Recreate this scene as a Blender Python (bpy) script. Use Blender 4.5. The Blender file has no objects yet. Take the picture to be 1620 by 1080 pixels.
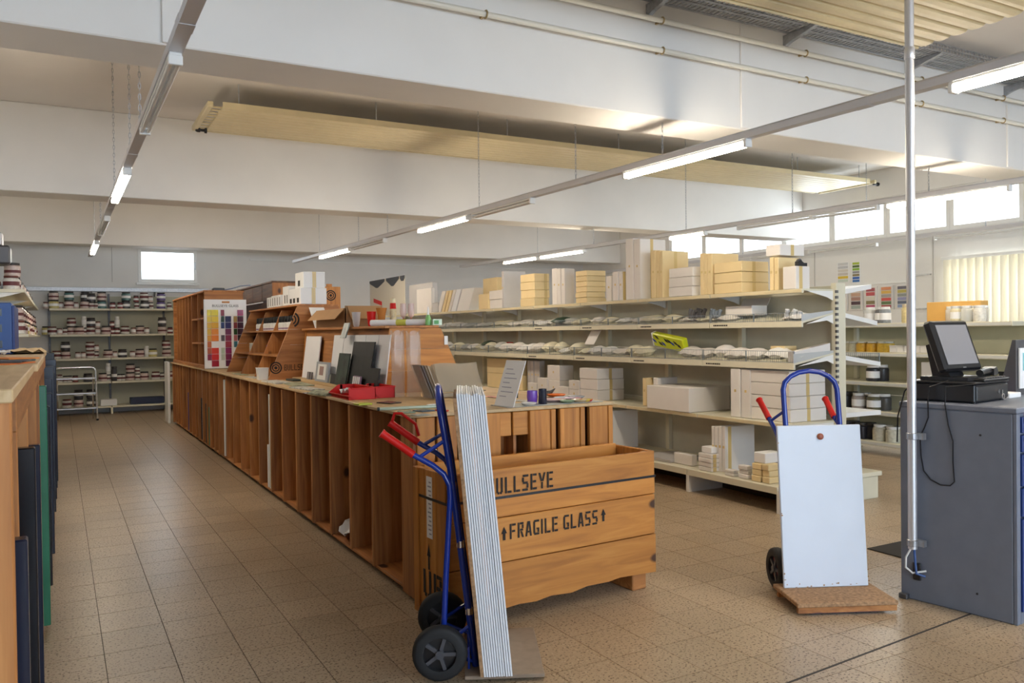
import bpy, math, random
from mathutils import Vector, Matrix
SC = bpy.context.scene
C = SC.collection
random.seed(7)
PI = math.pi
# ---------------------------------------------------------------- camera, world, daylight, exposure
RR = ((0.87465091, 0.01719399, 0.48444829), (-0.48458558, 0.00472437, 0.8747311), (-0.01275141, 0.99984101, -0.01246414))
FPX, CXP, CYP, EYE = 1296.07, 810.0, 540.0, 1.57
cam_d = bpy.data.cameras.new('camera')
cam_d.sensor_width = 36.0
cam_d.lens = FPX / 1620.0 * 36.0
cam_d.clip_end = 200
cam = bpy.data.objects.new('camera', cam_d)
C.objects.link(cam)
cam.matrix_world = Matrix(((RR[0][0], RR[0][1], -RR[0][2], 0), (RR[1][0], RR[1][1], -RR[1][2], 0),
                           (RR[2][0], RR[2][1], -RR[2][2], EYE), (0, 0, 0, 1)))
SC.camera = cam
W = bpy.data.worlds.new('overcast_sky')
SC.world = W
W.use_nodes = True
W.node_tree.nodes['Background'].inputs[0].default_value = (0.86, 0.93, 1.0, 1)
W.node_tree.nodes['Background'].inputs[1].default_value = 4.0
SC.view_settings.view_transform = 'Standard'
SC.view_settings.look = 'None'
SC.view_settings.gamma = 1.0
SC.view_settings.use_curve_mapping = False
SC.view_settings.exposure = 0.0


def daylight(name, loc, rot, sx, sy, power, col):
    l = bpy.data.lights.new(name, 'AREA')
    l.shape = 'RECTANGLE'; l.size = sx; l.size_y = sy; l.energy = power; l.color = col
    o = bpy.data.objects.new(name, l); C.objects.link(o)
    o.location = loc; o.rotation_euler = rot
    return o


# daylight standing outside the window openings: shop front behind the photographer, clerestory and blinds on the right, small back window
daylight('daylight_shop_front', (4.7, -6.25, 2.0), (PI / 2, 0, 0), 11.4, 2.5, 690, (0.64, 0.79, 1.0))
daylight('daylight_clerestory', (13.2, 9.4, 3.45), (0, PI / 2, 0), 0.9, 12.0, 260, (0.84, 0.92, 1.0))
daylight('daylight_blinds', (13.2, 6.5, 2.1), (0, PI / 2, 0), 1.2, 4.2, 160, (0.9, 0.95, 1.0))
daylight('daylight_back_window', (2.09, 19.4, 3.1), (-PI / 2, 0, 0), 1.2, 0.8, 25, (0.84, 0.92, 1.0))


def ray(px, py):
    a = (px - CXP, CYP - py, FPX)
    return Vector([sum(RR[i][k] * a[k] for k in range(3)) for i in range(3)])


def at(px, py, ax, val):
    """survey helper: the point where the sight line through a photo pixel meets a real plane of the room"""
    r = ray(px, py); o = Vector((0, 0, EYE))
    return o + r * ((val - o[ax]) / r[ax])


def Yat(px, X, py=520): return at(px, py, 0, X).y
def Zat(px, py, X): return at(px, py, 0, X).z


# ---------------------------------------------------------------- materials
MATS = {}


def mat(name, col, rough=0.6, metal=0.0, var=0.0, scale=6.0, spec=0.5, rnd=0.0, coat=0.0, bump=0.0):
    if name in MATS: return MATS[name]
    m = bpy.data.materials.new(name); m.use_nodes = True
    nt = m.node_tree; N = nt.nodes; L = nt.links
    b = N['Principled BSDF']
    b.inputs['Base Color'].default_value = (*col, 1); b.inputs['Roughness'].default_value = rough
    b.inputs['Metallic'].default_value = metal; b.inputs['Specular IOR Level'].default_value = spec
    b.inputs['Coat Weight'].default_value = coat
    last = None
    g = N.new('ShaderNodeNewGeometry')
    n = N.new('ShaderNodeTexNoise'); n.inputs['Scale'].default_value = scale; n.inputs['Detail'].default_value = 5
    L.new(g.outputs['Position'], n.inputs['Vector'])
    if var > 0 or rnd > 0:
        mp = N.new('ShaderNodeMapRange'); mp.inputs['From Min'].default_value = 0.3; mp.inputs['From Max'].default_value = 0.7
        mp.inputs['To Min'].default_value = 1 - var; mp.inputs['To Max'].default_value = 1 + var
        L.new(n.outputs['Fac'], mp.inputs['Value'])
        oi = N.new('ShaderNodeObjectInfo')
        m2 = N.new('ShaderNodeMapRange'); m2.inputs['To Min'].default_value = 1 - rnd; m2.inputs['To Max'].default_value = 1 + rnd
        L.new(oi.outputs['Random'], m2.inputs['Value'])
        mu = N.new('ShaderNodeMath'); mu.operation = 'MULTIPLY'
        L.new(mp.outputs[0], mu.inputs[0]); L.new(m2.outputs[0], mu.inputs[1])
        hs = N.new('ShaderNodeHueSaturation'); hs.inputs['Color'].default_value = (*col, 1)
        L.new(mu.outputs[0], hs.inputs['Value']); L.new(hs.outputs[0], b.inputs['Base Color'])
    if bump > 0:
        bp = N.new('ShaderNodeBump'); bp.inputs['Strength'].default_value = bump; bp.inputs['Distance'].default_value = 0.01
        L.new(n.outputs['Fac'], bp.inputs['Height']); L.new(bp.outputs[0], b.inputs['Normal'])
    MATS[name] = m
    return m


def wood(name, axis, dark, mid, light, rough=0.55, knots=True):
    if name in MATS: return MATS[name]
    m = bpy.data.materials.new(name); m.use_nodes = True
    nt = m.node_tree; N = nt.nodes; L = nt.links; b = N['Principled BSDF']
    g = N.new('ShaderNodeNewGeometry'); oi = N.new('ShaderNodeObjectInfo')
    ad = N.new('ShaderNodeVectorMath'); ad.operation = 'MULTIPLY_ADD'
    cb = N.new('ShaderNodeCombineXYZ')
    for i in range(3): L.new(oi.outputs['Random'], cb.inputs[i])
    L.new(cb.outputs[0], ad.inputs[0]); ad.inputs[1].default_value = (13, 17, 11); L.new(g.outputs['Position'], ad.inputs[2])
    mp = N.new('ShaderNodeMapping'); s = [1, 1, 1]; s['xyz'.index(axis)] = 0.07
    mp.inputs['Scale'].default_value = s; L.new(ad.outputs[0], mp.inputs['Vector'])
    n = N.new('ShaderNodeTexNoise'); n.inputs['Scale'].default_value = 22; n.inputs['Detail'].default_value = 6; n.inputs['Distortion'].default_value = 0.8
    L.new(mp.outputs[0], n.inputs['Vector'])
    r = N.new('ShaderNodeValToRGB'); e = r.color_ramp.elements
    e[0].position = 0.28; e[0].color = (*dark, 1); e[1].position = 0.75; e[1].color = (*light, 1)
    k = e.new(0.52); k.color = (*mid, 1)
    L.new(n.outputs['Fac'], r.inputs['Fac'])
    m2 = N.new('ShaderNodeMapRange'); m2.inputs['To Min'].default_value = 0.8; m2.inputs['To Max'].default_value = 1.12
    L.new(oi.outputs['Random'], m2.inputs['Value'])
    hs = N.new('ShaderNodeHueSaturation'); L.new(r.outputs[0], hs.inputs['Color']); L.new(m2.outputs[0], hs.inputs['Value'])
    out = hs.outputs[0]
    if knots:
        mk = N.new('ShaderNodeMapping'); s = [1.0, 1.0, 1.0]; s['xyz'.index(axis)] = 0.6
        mk.inputs['Scale'].default_value = s; L.new(ad.outputs[0], mk.inputs['Vector'])
        v = N.new('ShaderNodeTexVoronoi'); v.inputs['Scale'].default_value = 3.6; L.new(mk.outputs[0], v.inputs['Vector'])
        rk = N.new('ShaderNodeValToRGB'); ek = rk.color_ramp.elements
        ek[0].position = 0.075; ek[0].color = (1, 1, 1, 1); ek[1].position = 0.125; ek[1].color = (0, 0, 0, 1)
        L.new(v.outputs['Distance'], rk.inputs['Fac'])
        mx = N.new('ShaderNodeMix'); mx.data_type = 'RGBA'
        L.new(rk.outputs[0], mx.inputs[0]); L.new(out, mx.inputs[6]); mx.inputs[7].default_value = (0.06, 0.022, 0.008, 1)
        out = mx.outputs[2]
    L.new(out, b.inputs['Base Color']); b.inputs['Roughness'].default_value = rough
    bp = N.new('ShaderNodeBump'); bp.inputs['Strength'].default_value = 0.12; bp.inputs['Distance'].default_value = 0.004
    L.new(n.outputs['Fac'], bp.inputs['Height']); L.new(bp.outputs[0], b.inputs['Normal'])
    MATS[name] = m
    return m


def terrazzo(name):
    m = bpy.data.materials.new(name); m.use_nodes = True
    nt = m.node_tree; N = nt.nodes; L = nt.links; b = N['Principled BSDF']
    g = N.new('ShaderNodeNewGeometry'); oi = N.new('ShaderNodeObjectInfo')
    big = N.new('ShaderNodeTexNoise'); big.inputs['Scale'].default_value = 1.1; big.inputs['Detail'].default_value = 4; L.new(g.outputs['Position'], big.inputs['Vector'])
    r0 = N.new('ShaderNodeValToRGB'); e = r0.color_ramp.elements
    e[0].position = 0.3; e[0].color = (0.37, 0.275, 0.175, 1); e[1].position = 0.72; e[1].color = (0.50, 0.385, 0.26, 1); L.new(big.outputs['Fac'], r0.inputs['Fac'])
    fn = N.new('ShaderNodeTexNoise'); fn.inputs['Scale'].default_value = 80; fn.inputs['Detail'].default_value = 3; L.new(g.outputs['Position'], fn.inputs['Vector'])
    r1 = N.new('ShaderNodeValToRGB'); e = r1.color_ramp.elements
    e[0].position = 0.57; e[0].color = (0, 0, 0, 1); e[1].position = 0.62; e[1].color = (1, 1, 1, 1); L.new(fn.outputs['Fac'], r1.inputs['Fac'])
    mx = N.new('ShaderNodeMix'); mx.data_type = 'RGBA'; L.new(r1.outputs[0], mx.inputs[0]); L.new(r0.outputs[0], mx.inputs[6]); mx.inputs[7].default_value = (0.11, 0.065, 0.03, 1)
    f2 = N.new('ShaderNodeTexNoise'); f2.inputs['Scale'].default_value = 60; f2.inputs['Detail'].default_value = 2
    of = N.new('ShaderNodeVectorMath'); of.operation = 'ADD'; of.inputs[1].default_value = (7.3, 2.2, 4); L.new(g.outputs['Position'], of.inputs[0]); L.new(of.outputs[0], f2.inputs['Vector'])
    r2 = N.new('ShaderNodeValToRGB'); e = r2.color_ramp.elements
    e[0].position = 0.62; e[0].color = (0, 0, 0, 1); e[1].position = 0.70; e[1].color = (0.7, 0.7, 0.7, 1); L.new(f2.outputs['Fac'], r2.inputs['Fac'])
    m3 = N.new('ShaderNodeMix'); m3.data_type = 'RGBA'; L.new(r2.outputs[0], m3.inputs[0]); L.new(mx.outputs[2], m3.inputs[6]); m3.inputs[7].default_value = (0.55, 0.46, 0.33, 1)
    m2 = N.new('ShaderNodeMapRange'); m2.inputs['To Min'].default_value = 0.93; m2.inputs['To Max'].default_value = 1.07; L.new(oi.outputs['Random'], m2.inputs['Value'])
    hs = N.new('ShaderNodeHueSaturation'); L.new(m3.outputs[2], hs.inputs['Color']); L.new(m2.outputs[0], hs.inputs['Value'])
    L.new(hs.outputs[0], b.inputs['Base Color'])
    rr = N.new('ShaderNodeMapRange'); rr.inputs['To Min'].default_value = 0.24; rr.inputs['To Max'].default_value = 0.42; L.new(big.outputs['Fac'], rr.inputs['Value'])
    L.new(rr.outputs[0], b.inputs['Roughness']); b.inputs['Specular IOR Level'].default_value = 0.42
    MATS[name] = m
    return m


def emit(name, col, s):
    m = bpy.data.materials.new(name); m.use_nodes = True; nt = m.node_tree
    for n in list(nt.nodes): nt.nodes.remove(n)
    o = nt.nodes.new('ShaderNodeOutputMaterial'); e = nt.nodes.new('ShaderNodeEmission')
    e.inputs[0].default_value = (*col, 1); e.inputs[1].default_value = s
    nt.links.new(e.outputs[0], o.inputs[0]); MATS[name] = m
    return m


def clear(name, col, tr=0.75, rough=0.1):
    """thin clear plastic or window glass: mostly see-through, some gloss"""
    m = bpy.data.materials.new(name); m.use_nodes = True; nt = m.node_tree; N = nt.nodes; L = nt.links
    b = N['Principled BSDF']; b.inputs['Base Color'].default_value = (*col, 1); b.inputs['Roughness'].default_value = rough
    t = N.new('ShaderNodeBsdfTransparent'); t.inputs[0].default_value = (*[min(1, c * .25 + .75) for c in col], 1)
    mx = N.new('ShaderNodeMixShader'); mx.inputs[0].default_value = 1 - tr
    L.new(t.outputs[0], mx.inputs[1]); L.new(b.outputs[0], mx.inputs[2]); L.new(mx.outputs[0], N['Material Output'].inputs[0]); MATS[name] = m
    return m


def translucent(name, col, amt=0.5):
    m = bpy.data.materials.new(name); m.use_nodes = True; nt = m.node_tree; N = nt.nodes; L = nt.links
    b = N['Principled BSDF']; b.inputs['Base Color'].default_value = (*col, 1); b.inputs['Roughness'].default_value = 0.8
    t = N.new('ShaderNodeBsdfTranslucent'); t.inputs[0].default_value = (*col, 1)
    mx = N.new('ShaderNodeMixShader'); mx.inputs[0].default_value = amt
    L.new(b.outputs[0], mx.inputs[1]); L.new(t.outputs[0], mx.inputs[2]); L.new(mx.outputs[0], N['Material Output'].inputs[0]); MATS[name] = m
    return m


PINE = dict(dark=(0.27, 0.095, 0.023), mid=(0.43, 0.17, 0.045), light=(0.56, 0.255, 0.078))
pine_z = wood('pine_upright', 'z', **PINE)
pine_x = wood('pine_across', 'x', **PINE)
pine_y = wood('pine_along', 'y', **PINE)
CRT = dict(dark=(0.41, 0.152, 0.028), mid=(0.555, 0.222, 0.04), light=(0.66, 0.295, 0.062))
crate_x = wood('crate_pine_across', 'x', **CRT)
crate_z = wood('crate_pine_upright', 'z', **CRT)
ply = wood('plywood', 'y', (0.50, 0.33, 0.16), (0.60, 0.42, 0.22), (0.68, 0.50, 0.28), knots=False)
brown_x = wood('aged_brown_wood', 'y', (0.07, 0.032, 0.014), (0.13, 0.06, 0.026), (0.2, 0.1, 0.045))
chip = mat('chipboard', (0.38, 0.22, 0.11), 0.8, var=0.35, scale=60)
paint = mat('white_wall_paint', (0.80, 0.785, 0.76), 0.75, var=0.03, scale=1.5)
ceil_m = mat('ceiling_paint', (0.74, 0.70, 0.66), 0.85, var=0.03, scale=1.2)
terr = terrazzo('terrazzo_tile')
grout = mat('grey_grout', (0.07, 0.05, 0.035), 0.95)
cream = mat('cream_enamel', (0.66, 0.57, 0.36), 0.4, var=0.04)
shelf_m = mat('ivory_shelf_enamel', (0.70, 0.665, 0.52), 0.4, var=0.03)
shelf_back = mat('grey_ivory_panel', (0.60, 0.60, 0.52), 0.5, var=0.04)
whitem = mat('white_enamel', (0.82, 0.82, 0.80), 0.35)
alu = mat('aluminium', (0.66, 0.67, 0.70), 0.38, 0.75)
galv = mat('galvanised_steel', (0.42, 0.43, 0.45), 0.4, 0.85, var=0.15, scale=30)
chrome = mat('chrome', (0.82, 0.82, 0.83), 0.18, 1.0)
steel_d = mat('dark_steel', (0.12, 0.12, 0.13), 0.45, 0.6)
railm = mat('light_rail_grey', (0.62, 0.62, 0.65), 0.4, 0.25)
black = mat('black_plastic', (0.012, 0.012, 0.014), 0.35)
rubber = mat('black_rubber', (0.014, 0.014, 0.015), 0.7)
ink = mat('black_stencil_ink', (0.018, 0.014, 0.012), 0.8)
blue_t = mat('blue_enamel_tube', (0.008, 0.035, 0.30), 0.22, spec=0.6)
blue_p = mat('blue_enamel_panel', (0.012, 0.04, 0.20), 0.4)
blue_c = mat('blue_cabinet', (0.03, 0.09, 0.30), 0.45)
redp = mat('red_plastic', (0.60, 0.012, 0.008), 0.45, spec=0.25)
grey_c = mat('slate_grey_enamel', (0.178, 0.198, 0.25), 0.45, var=0.06, scale=9)
wboard = mat('white_coated_board', (0.84, 0.85, 0.88), 0.4, var=0.015, scale=3)
paper = mat('white_paper', (0.84, 0.84, 0.84), 0.7)
carton_w = mat('white_carton', (0.74, 0.71, 0.68), 0.65, var=0.02, rnd=0.06)
carton_y = mat('cream_carton', (0.78, 0.62, 0.34), 0.65, var=0.03, rnd=0.06)
carton_g = mat('grey_carton', (0.50, 0.49, 0.49), 0.65, var=0.03, rnd=0.06)
carton_b = mat('brown_carton', (0.42, 0.24, 0.11), 0.75, var=0.05, rnd=0.06)
tape_m = mat('yellowed_tape', (0.62, 0.47, 0.20), 0.35)
tube_on = emit('lit_fluorescent_tube', (1.0, 0.87, 0.69), 92.0)
tube_off = mat('unlit_tube', (0.78, 0.78, 0.77), 0.25)
pane_m = clear('window_glass', (0.9, 0.95, 0.95), 0.92, 0.03)
plast = clear('clear_plastic_film', (0.74, 0.69, 0.62), 0.74, 0.08)
glassj = clear('jar_glass', (0.8, 0.82, 0.8), 0.5, 0.08)
blind_m = translucent('cream_blind_fabric', (0.80, 0.75, 0.62), 0.22)


def col(r, g, b, rough=0.6):
    n = 'colour_%03d_%03d_%03d' % (int(r * 255), int(g * 255), int(b * 255))
    return mat(n, (r, g, b), rough)


# ---------------------------------------------------------------- mesh building
class MB:
    def __init__(s): s.v = []; s.f = []

    def add(s, vs, fs, M=None):
        k = len(s.v)
        s.v += [tuple(M @ Vector(v)) if M else tuple(v) for v in vs]
        s.f += [tuple(i + k for i in f) for f in fs]
        return s

    def box(s, x0, x1, y0, y1, z0, z1, b=0.0, M=None):
        x0, x1 = min(x0, x1), max(x0, x1); y0, y1 = min(y0, y1), max(y0, y1); z0, z1 = min(z0, z1), max(z0, z1)
        if b <= 0:
            return s.add([(x0, y0, z0), (x1, y0, z0), (x1, y1, z0), (x0, y1, z0), (x0, y0, z1), (x1, y0, z1), (x1, y1, z1), (x0, y1, z1)],
                         [(3, 2, 1, 0), (4, 5, 6, 7), (0, 1, 5, 4), (1, 2, 6, 5), (2, 3, 7, 6), (3, 0, 4, 7)], M)
        b = min(b, (x1 - x0) * .45, (y1 - y0) * .45, (z1 - z0) * .45)
        lo, hi = (x0, y0, z0), (x1, y1, z1); idx = {}; vs = []
        for sx in (0, 1):
            for sy in (0, 1):
                for sz in (0, 1):
                    sg = (sx, sy, sz)
                    for a in range(3):
                        p = [(hi[i] - b if sg[i] else lo[i] + b) for i in range(3)]
                        p[a] = hi[a] if sg[a] else lo[a]
                        idx[(sg, a)] = len(vs); vs.append(tuple(p))
        fs = []
        cen = Vector([(lo[i] + hi[i]) / 2 for i in range(3)])

        def face(l):
            p = [Vector(vs[i]) for i in l]; n = (p[1] - p[0]).cross(p[2] - p[0])
            if n.dot((p[0] + p[1] + p[2]) / 3 - cen) < 0: l = l[::-1]
            fs.append(tuple(l))
        for a in range(3):
            o = [i for i in range(3) if i != a]
            for sa in (0, 1):
                l = []
                for u, w in ((0, 0), (1, 0), (1, 1), (0, 1)):
                    sg = [0, 0, 0]; sg[a] = sa; sg[o[0]] = u; sg[o[1]] = w; l.append(idx[(tuple(sg), a)])
                face(l)
            for u in (0, 1):
                for w in (0, 1):
                    s0 = [0, 0, 0]; s0[o[0]] = u; s0[o[1]] = w; s1 = list(s0); s1[a] = 1
                    s0, s1 = tuple(s0), tuple(s1)
                    face([idx[(s0, o[0])], idx[(s1, o[0])], idx[(s1, o[1])], idx[(s0, o[1])]])
        for sx in (0, 1):
            for sy in (0, 1):
                for sz in (0, 1): face([idx[((sx, sy, sz), a)] for a in range(3)])
        return s.add(vs, fs, M)

    def prism(s, poly, ax, a0, a1, M=None):
        """poly: 2-D outline in the two other axes (in xyz order), extruded along ax"""
        n = len(poly)
        def P(p, a):
            q = list(p); q.insert(ax, a); return tuple(q)
        vs = [P(p, a0) for p in poly] + [P(p, a1) for p in poly]
        ar = sum(poly[i][0] * poly[(i + 1) % n][1] - poly[(i + 1) % n][0] * poly[i][1] for i in range(n))
        fl = (ar > 0) == (a1 > a0)
        if ax == 1: fl = not fl
        fs = [tuple(range(n))[::-1], tuple(range(n, 2 * n))] + [(i, (i + 1) % n, n + (i + 1) % n, n + i) for i in range(n)]
        if not fl: fs = [f[::-1] for f in fs]
        return s.add(vs, fs, M)

    def tube(s, pts, r, n=8, closed=False, M=None):
        pts = [Vector(p) for p in pts]; m = len(pts); rings = []; up = None
        for i, p in enumerate(pts):
            if closed: t = pts[(i + 1) % m] - pts[i - 1]
            else: t = pts[min(i + 1, m - 1)] - pts[max(i - 1, 0)]
            t.normalize()
            if up is None: up = Vector((0, 0, 1)) if abs(t.z) < 0.9 else Vector((1, 0, 0))
            a = t.cross(up).normalized(); up = a.cross(t).normalized()
            rad = r[i] if isinstance(r, (list, tuple)) else r
            rings.append([p + (a * math.cos(2 * PI * k / n) + up * math.sin(2 * PI * k / n)) * rad for k in range(n)])
        vs = [v for g in rings for v in g]; fs = []
        for i in range(m if closed else m - 1):
            j = (i + 1) % m
            for k in range(n):
                l = (k + 1) % n; fs.append((i * n + k, j * n + k, j * n + l, i * n + l)[::-1])
        if not closed:
            fs.append(tuple(range(n))[::-1][::-1]); fs.append(tuple(range((m - 1) * n, m * n))[::-1])
        return s.add(vs, fs, M)

    def lathe(s, prof, n=16, cx=0, cy=0, cz=0, M=None, cap=True):
        vs = []; fs = []
        for r, z in prof:
            for k in range(n):
                a = 2 * PI * k / n; vs.append((cx + r * math.cos(a), cy + r * math.sin(a), cz + z))
        for i in range(len(prof) - 1):
            for k in range(n):
                l = (k + 1) % n; fs.append((i * n + k, i * n + l, (i + 1) * n + l, (i + 1) * n + k))
        if cap: fs.append(tuple(range(n))[::-1]); fs.append(tuple(range((len(prof) - 1) * n, len(prof) * n)))
        return s.add(vs, fs, M)

    def sheet(s, grid):
        h = len(grid); w = len(grid[0]); fs = []
        for i in range(h - 1):
            for j in range(w - 1): fs.append((i * w + j, i * w + j + 1, (i + 1) * w + j + 1, (i + 1) * w + j))
        return s.add([p for r in grid for p in r], fs)


def T(x, y, z, rz=0): return Matrix.Translation((x, y, z)) @ Matrix.Rotation(rz, 4, 'Z')


WM = {}


def props(o, label=None, cat=None, group=None, kind=None):
    if label: o['label'] = label
    if cat: o['category'] = cat
    if group: o['group'] = group
    if kind: o['kind'] = kind
    return o


def thing(name, label, cat, loc=(0, 0, 0), rz=0, group=None, kind=None):
    o = bpy.data.objects.new(name, None); C.objects.link(o)
    o.empty_display_size = 0.05
    o.location = loc; o.rotation_euler = (0, 0, rz); WM[o] = T(*loc, rz)
    return props(o, label, cat, group, kind)


def mesh_of(name, mb, m, smooth=False, inv=None):
    me = bpy.data.meshes.new(name)
    vs = [inv @ Vector(v) for v in mb.v] if inv else mb.v
    me.from_pydata([tuple(v) for v in vs], [], mb.f); me.update()
    me.materials.append(m)
    if smooth:
        me.shade_smooth(); me.set_sharp_from_angle(angle=0.7)
    return me


def part(name, mb, m, parent, smooth=False, label=None, kind=None):
    """mb in world coordinates"""
    o = bpy.data.objects.new(name, mesh_of(name, mb, m, smooth, WM[parent].inverted())); C.objects.link(o)
    o.parent = parent; WM[o] = WM[parent]
    if label: o['label'] = label
    if kind: o['kind'] = kind
    return o


def lpart(name, mb, m, parent, smooth=False, label=None):
    """mb in the parent's own coordinates"""
    o = bpy.data.objects.new(name, mesh_of(name, mb, m, smooth)); C.objects.link(o)
    o.parent = parent; WM[o] = WM[parent]
    if label: o['label'] = label
    return o


def solo(name, mb, m, label=None, cat=None, group=None, kind=None, smooth=False):
    """a thing that is one mesh, its origin put at its base"""
    xs = [v[0] for v in mb.v]; ys = [v[1] for v in mb.v]; zs = [v[2] for v in mb.v]
    L = ((min(xs) + max(xs)) / 2, (min(ys) + max(ys)) / 2, min(zs))
    o = bpy.data.objects.new(name, mesh_of(name, mb, m, smooth, Matrix.Translation(L).inverted())); C.objects.link(o)
    o.location = L; WM[o] = Matrix.Translation(L)
    return props(o, label, cat, group, kind)


def dup(root, loc, rz=0, label=None, group=None):
    r = root.copy(); C.objects.link(r); r.location = loc; r.rotation_euler = (0, 0, rz); WM[r] = T(*loc, rz)
    if label: r['label'] = label
    if group: r['group'] = group
    for ch in root.children:
        c = ch.copy(); C.objects.link(c); c.parent = r; WM[c] = WM[r]
        for g in ch.children:
            d = g.copy(); C.objects.link(d); d.parent = c; WM[d] = WM[r]
    return r


ORD = ['first', 'second', 'third', 'fourth', 'fifth', 'sixth', 'seventh', 'eighth', 'ninth', 'tenth', 'eleventh', 'twelfth', 'thirteenth',
       'fourteenth', 'fifteenth', 'sixteenth', 'seventeenth', 'eighteenth', 'nineteenth', 'twentieth'] + ['%dth' % i if i % 10 not in (1, 2, 3) or 10 < i % 100 < 14 else '%d%s' % (i, {1: 'st', 2: 'nd', 3: 'rd'}[i % 10]) for i in range(21, 90)]

# stencil lettering: strokes with bridges
ST = 0.17; GP = 0.05
def _b(x0, y0, x1, y1): return [(x0, y0), (x1, y0), (x1, y1), (x0, y1)]
def _d(x0, y0, x1, y1, w=0.17): return [(x0 - w / 2, y0), (x0 + w / 2, y0), (x1 + w / 2, y1), (x1 - w / 2, y1)]
wd = 0.58
_t = lambda a=0.0: _b(ST + GP - a, 1 - 0.14, wd, 1); _bt = lambda: _b(ST + GP, 0, wd, 0.14); _m = lambda: _b(ST + GP, 0.44, wd - 0.06, 0.58)
_l = lambda: _b(0, 0, ST, 1)
FONT = {'F': [_l(), _t(), _m()], 'E': [_l(), _t(), _m(), _bt()], 'L': [_l(), _bt()], 'I': [_b(0, 0, ST, 1)],
        'R': [_l(), _t(), _m(), _b(wd - ST, 0.60, wd, 0.84), _d(ST + 0.16, 0.42, wd - 0.06, 0.0)],
        'P': [_l(), _t(), _m(), _b(wd - ST, 0.60, wd, 0.84)],
        'B': [_l(), _t(), _m(), _bt(), _b(wd - ST, 0.60, wd, 0.84), _b(wd - ST, 0.16, wd, 0.42)],
        'A': [_d(0.06, 0, 0.26, 1), _d(wd - 0.06, 0, wd - 0.22, 1), _b(0.2, 0.24, wd - 0.2, 0.36)],
        'G': [_b(0, 0.1, ST, 0.9), _b(0.08, 0.86, wd, 1), _b(0.08, 0, wd, 0.14), _b(wd - ST, 0.17, wd, 0.46), _b(0.32, 0.36, wd - ST - 0.02, 0.48)],
        'S': [_b(0.06, 0.86, wd, 1), _b(0, 0.55, ST, 0.83), _b(0.06, 0.43, wd - 0.06, 0.57), _b(wd - ST, 0.17, wd, 0.45), _b(0, 0, wd - 0.06, 0.14)],
        'U': [_b(0, 0.1, ST, 1), _b(wd - ST, 0.1, wd, 1), _b(0.1, 0, 0.26, 0.14), _b(0.32, 0, wd - 0.1, 0.14)],
        'Y': [_d(0.26, 0.46, 0.06, 1), _d(wd - 0.22, 0.46, wd - 0.02, 1), _b(0.22, 0, 0.38, 0.42)],
        'K': [_l(), _d(ST + 0.06, 0.5, wd, 1), _d(ST + 0.06, 0.5, wd, 0)]}
ARROW = [[(0, 0), (0.22, 0), (0.22, 0.55), (0, 0.55)], [(-0.14, 0.5), (0.36, 0.5), (0.11, 1.0)]]


def flat(mb, poly, O, X, U, sc, asp=1.0):
    n = X.cross(U).normalized() * 0.0018; k = len(mb.v)
    for p in poly: mb.v.append(tuple(O + X * (p[0] * sc * asp) + U * (p[1] * sc) + n))
    f = tuple(range(k, k + len(poly)))
    a = Vector(mb.v[f[1]]) - Vector(mb.v[f[0]]); b = Vector(mb.v[f[2]]) - Vector(mb.v[f[0]])
    mb.f.append(f if a.cross(b).dot(n) > 0 else f[::-1])


def stencil(mb, text, O, X, U, h, asp=1.0, gap=0.22):
    O = Vector(O); X = Vector(X).normalized(); U = Vector(U).normalized(); x = 0.0
    for ch in text:
        if ch == ' ': x += 0.4; continue
        if isinstance(mb, list): mb.append(MB())
        g_ = mb[-1] if isinstance(mb, list) else mb
        w = ST if ch == 'I' else wd
        gl = ARROW if ch == '^' else FONT[ch]
        if ch == '^': w = 0.36
        for p in gl: flat(g_, [(q[0] + x, q[1]) for q in p], O, X, U, h, asp)
        x += w + gap
    return x * h * asp


def ring(mb, O, X, U, r0, r1, n=28, a0=0.0, a1=2 * PI):
    O = Vector(O); X = Vector(X).normalized(); U = Vector(U).normalized()
    for i in range(n):
        a = a0 + (a1 - a0) * i / n; b = a0 + (a1 - a0) * (i + 1) / n
        flat(mb, [(r0 * math.cos(a), r0 * math.sin(a)), (r1 * math.cos(a), r1 * math.sin(a)), (r1 * math.cos(b), r1 * math.sin(b)), (r0 * math.cos(b), r0 * math.sin(b))], O, X, U, 1.0)


def target_logo(mb, O, X, U, r, clip=None):
    for a, b in ((0.78, 1.0), (0.45, 0.62), (0.0, 0.25)):
        if isinstance(mb, list): mb.append(MB())
        g_ = mb[-1] if isinstance(mb, list) else mb
        if clip is None: ring(g_, O, X, U, a * r, b * r)
        else: ring(g_, O, X, U, a * r, b * r, 16, *clip)


def print_text(txt, size, M, m, parent, name='lettering', align='LEFT'):
    cu = bpy.data.curves.new('txt', 'FONT'); cu.body = txt; cu.size = size; cu.align_x = align; cu.resolution_u = 2
    to = bpy.data.objects.new('txt', cu); C.objects.link(to)
    bpy.context.view_layer.update()
    me = bpy.data.meshes.new_from_object(to.evaluated_get(bpy.context.evaluated_depsgraph_get()))
    bpy.data.objects.remove(to)
    me.transform(WM[parent].inverted() @ M); me.materials.clear(); me.materials.append(m)
    o = bpy.data.objects.new(name, me); C.objects.link(o); o.parent = parent; WM[o] = WM[parent]
    return o


def basis(O, X, U):
    X = Vector(X).normalized(); U = Vector(U).normalized(); N_ = X.cross(U)
    return Matrix(((X.x, U.x, N_.x, O[0]), (X.y, U.y, N_.y, O[1]), (X.z, U.z, N_.z, O[2]), (0, 0, 0, 1)))


def face_text(txt, size, O, X, U, m, parent, align='LEFT'):
    X = Vector(X); U = Vector(U); n = X.cross(U).normalized() * 0.002
    return print_text(txt, size, basis(Vector(O) + n, X, U), m, parent, align=align)
# ================================================================ the room
XL, XR, YN, YF, ZC = -1.0, 12.8, -6.0, 19.0, 4.35


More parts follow.
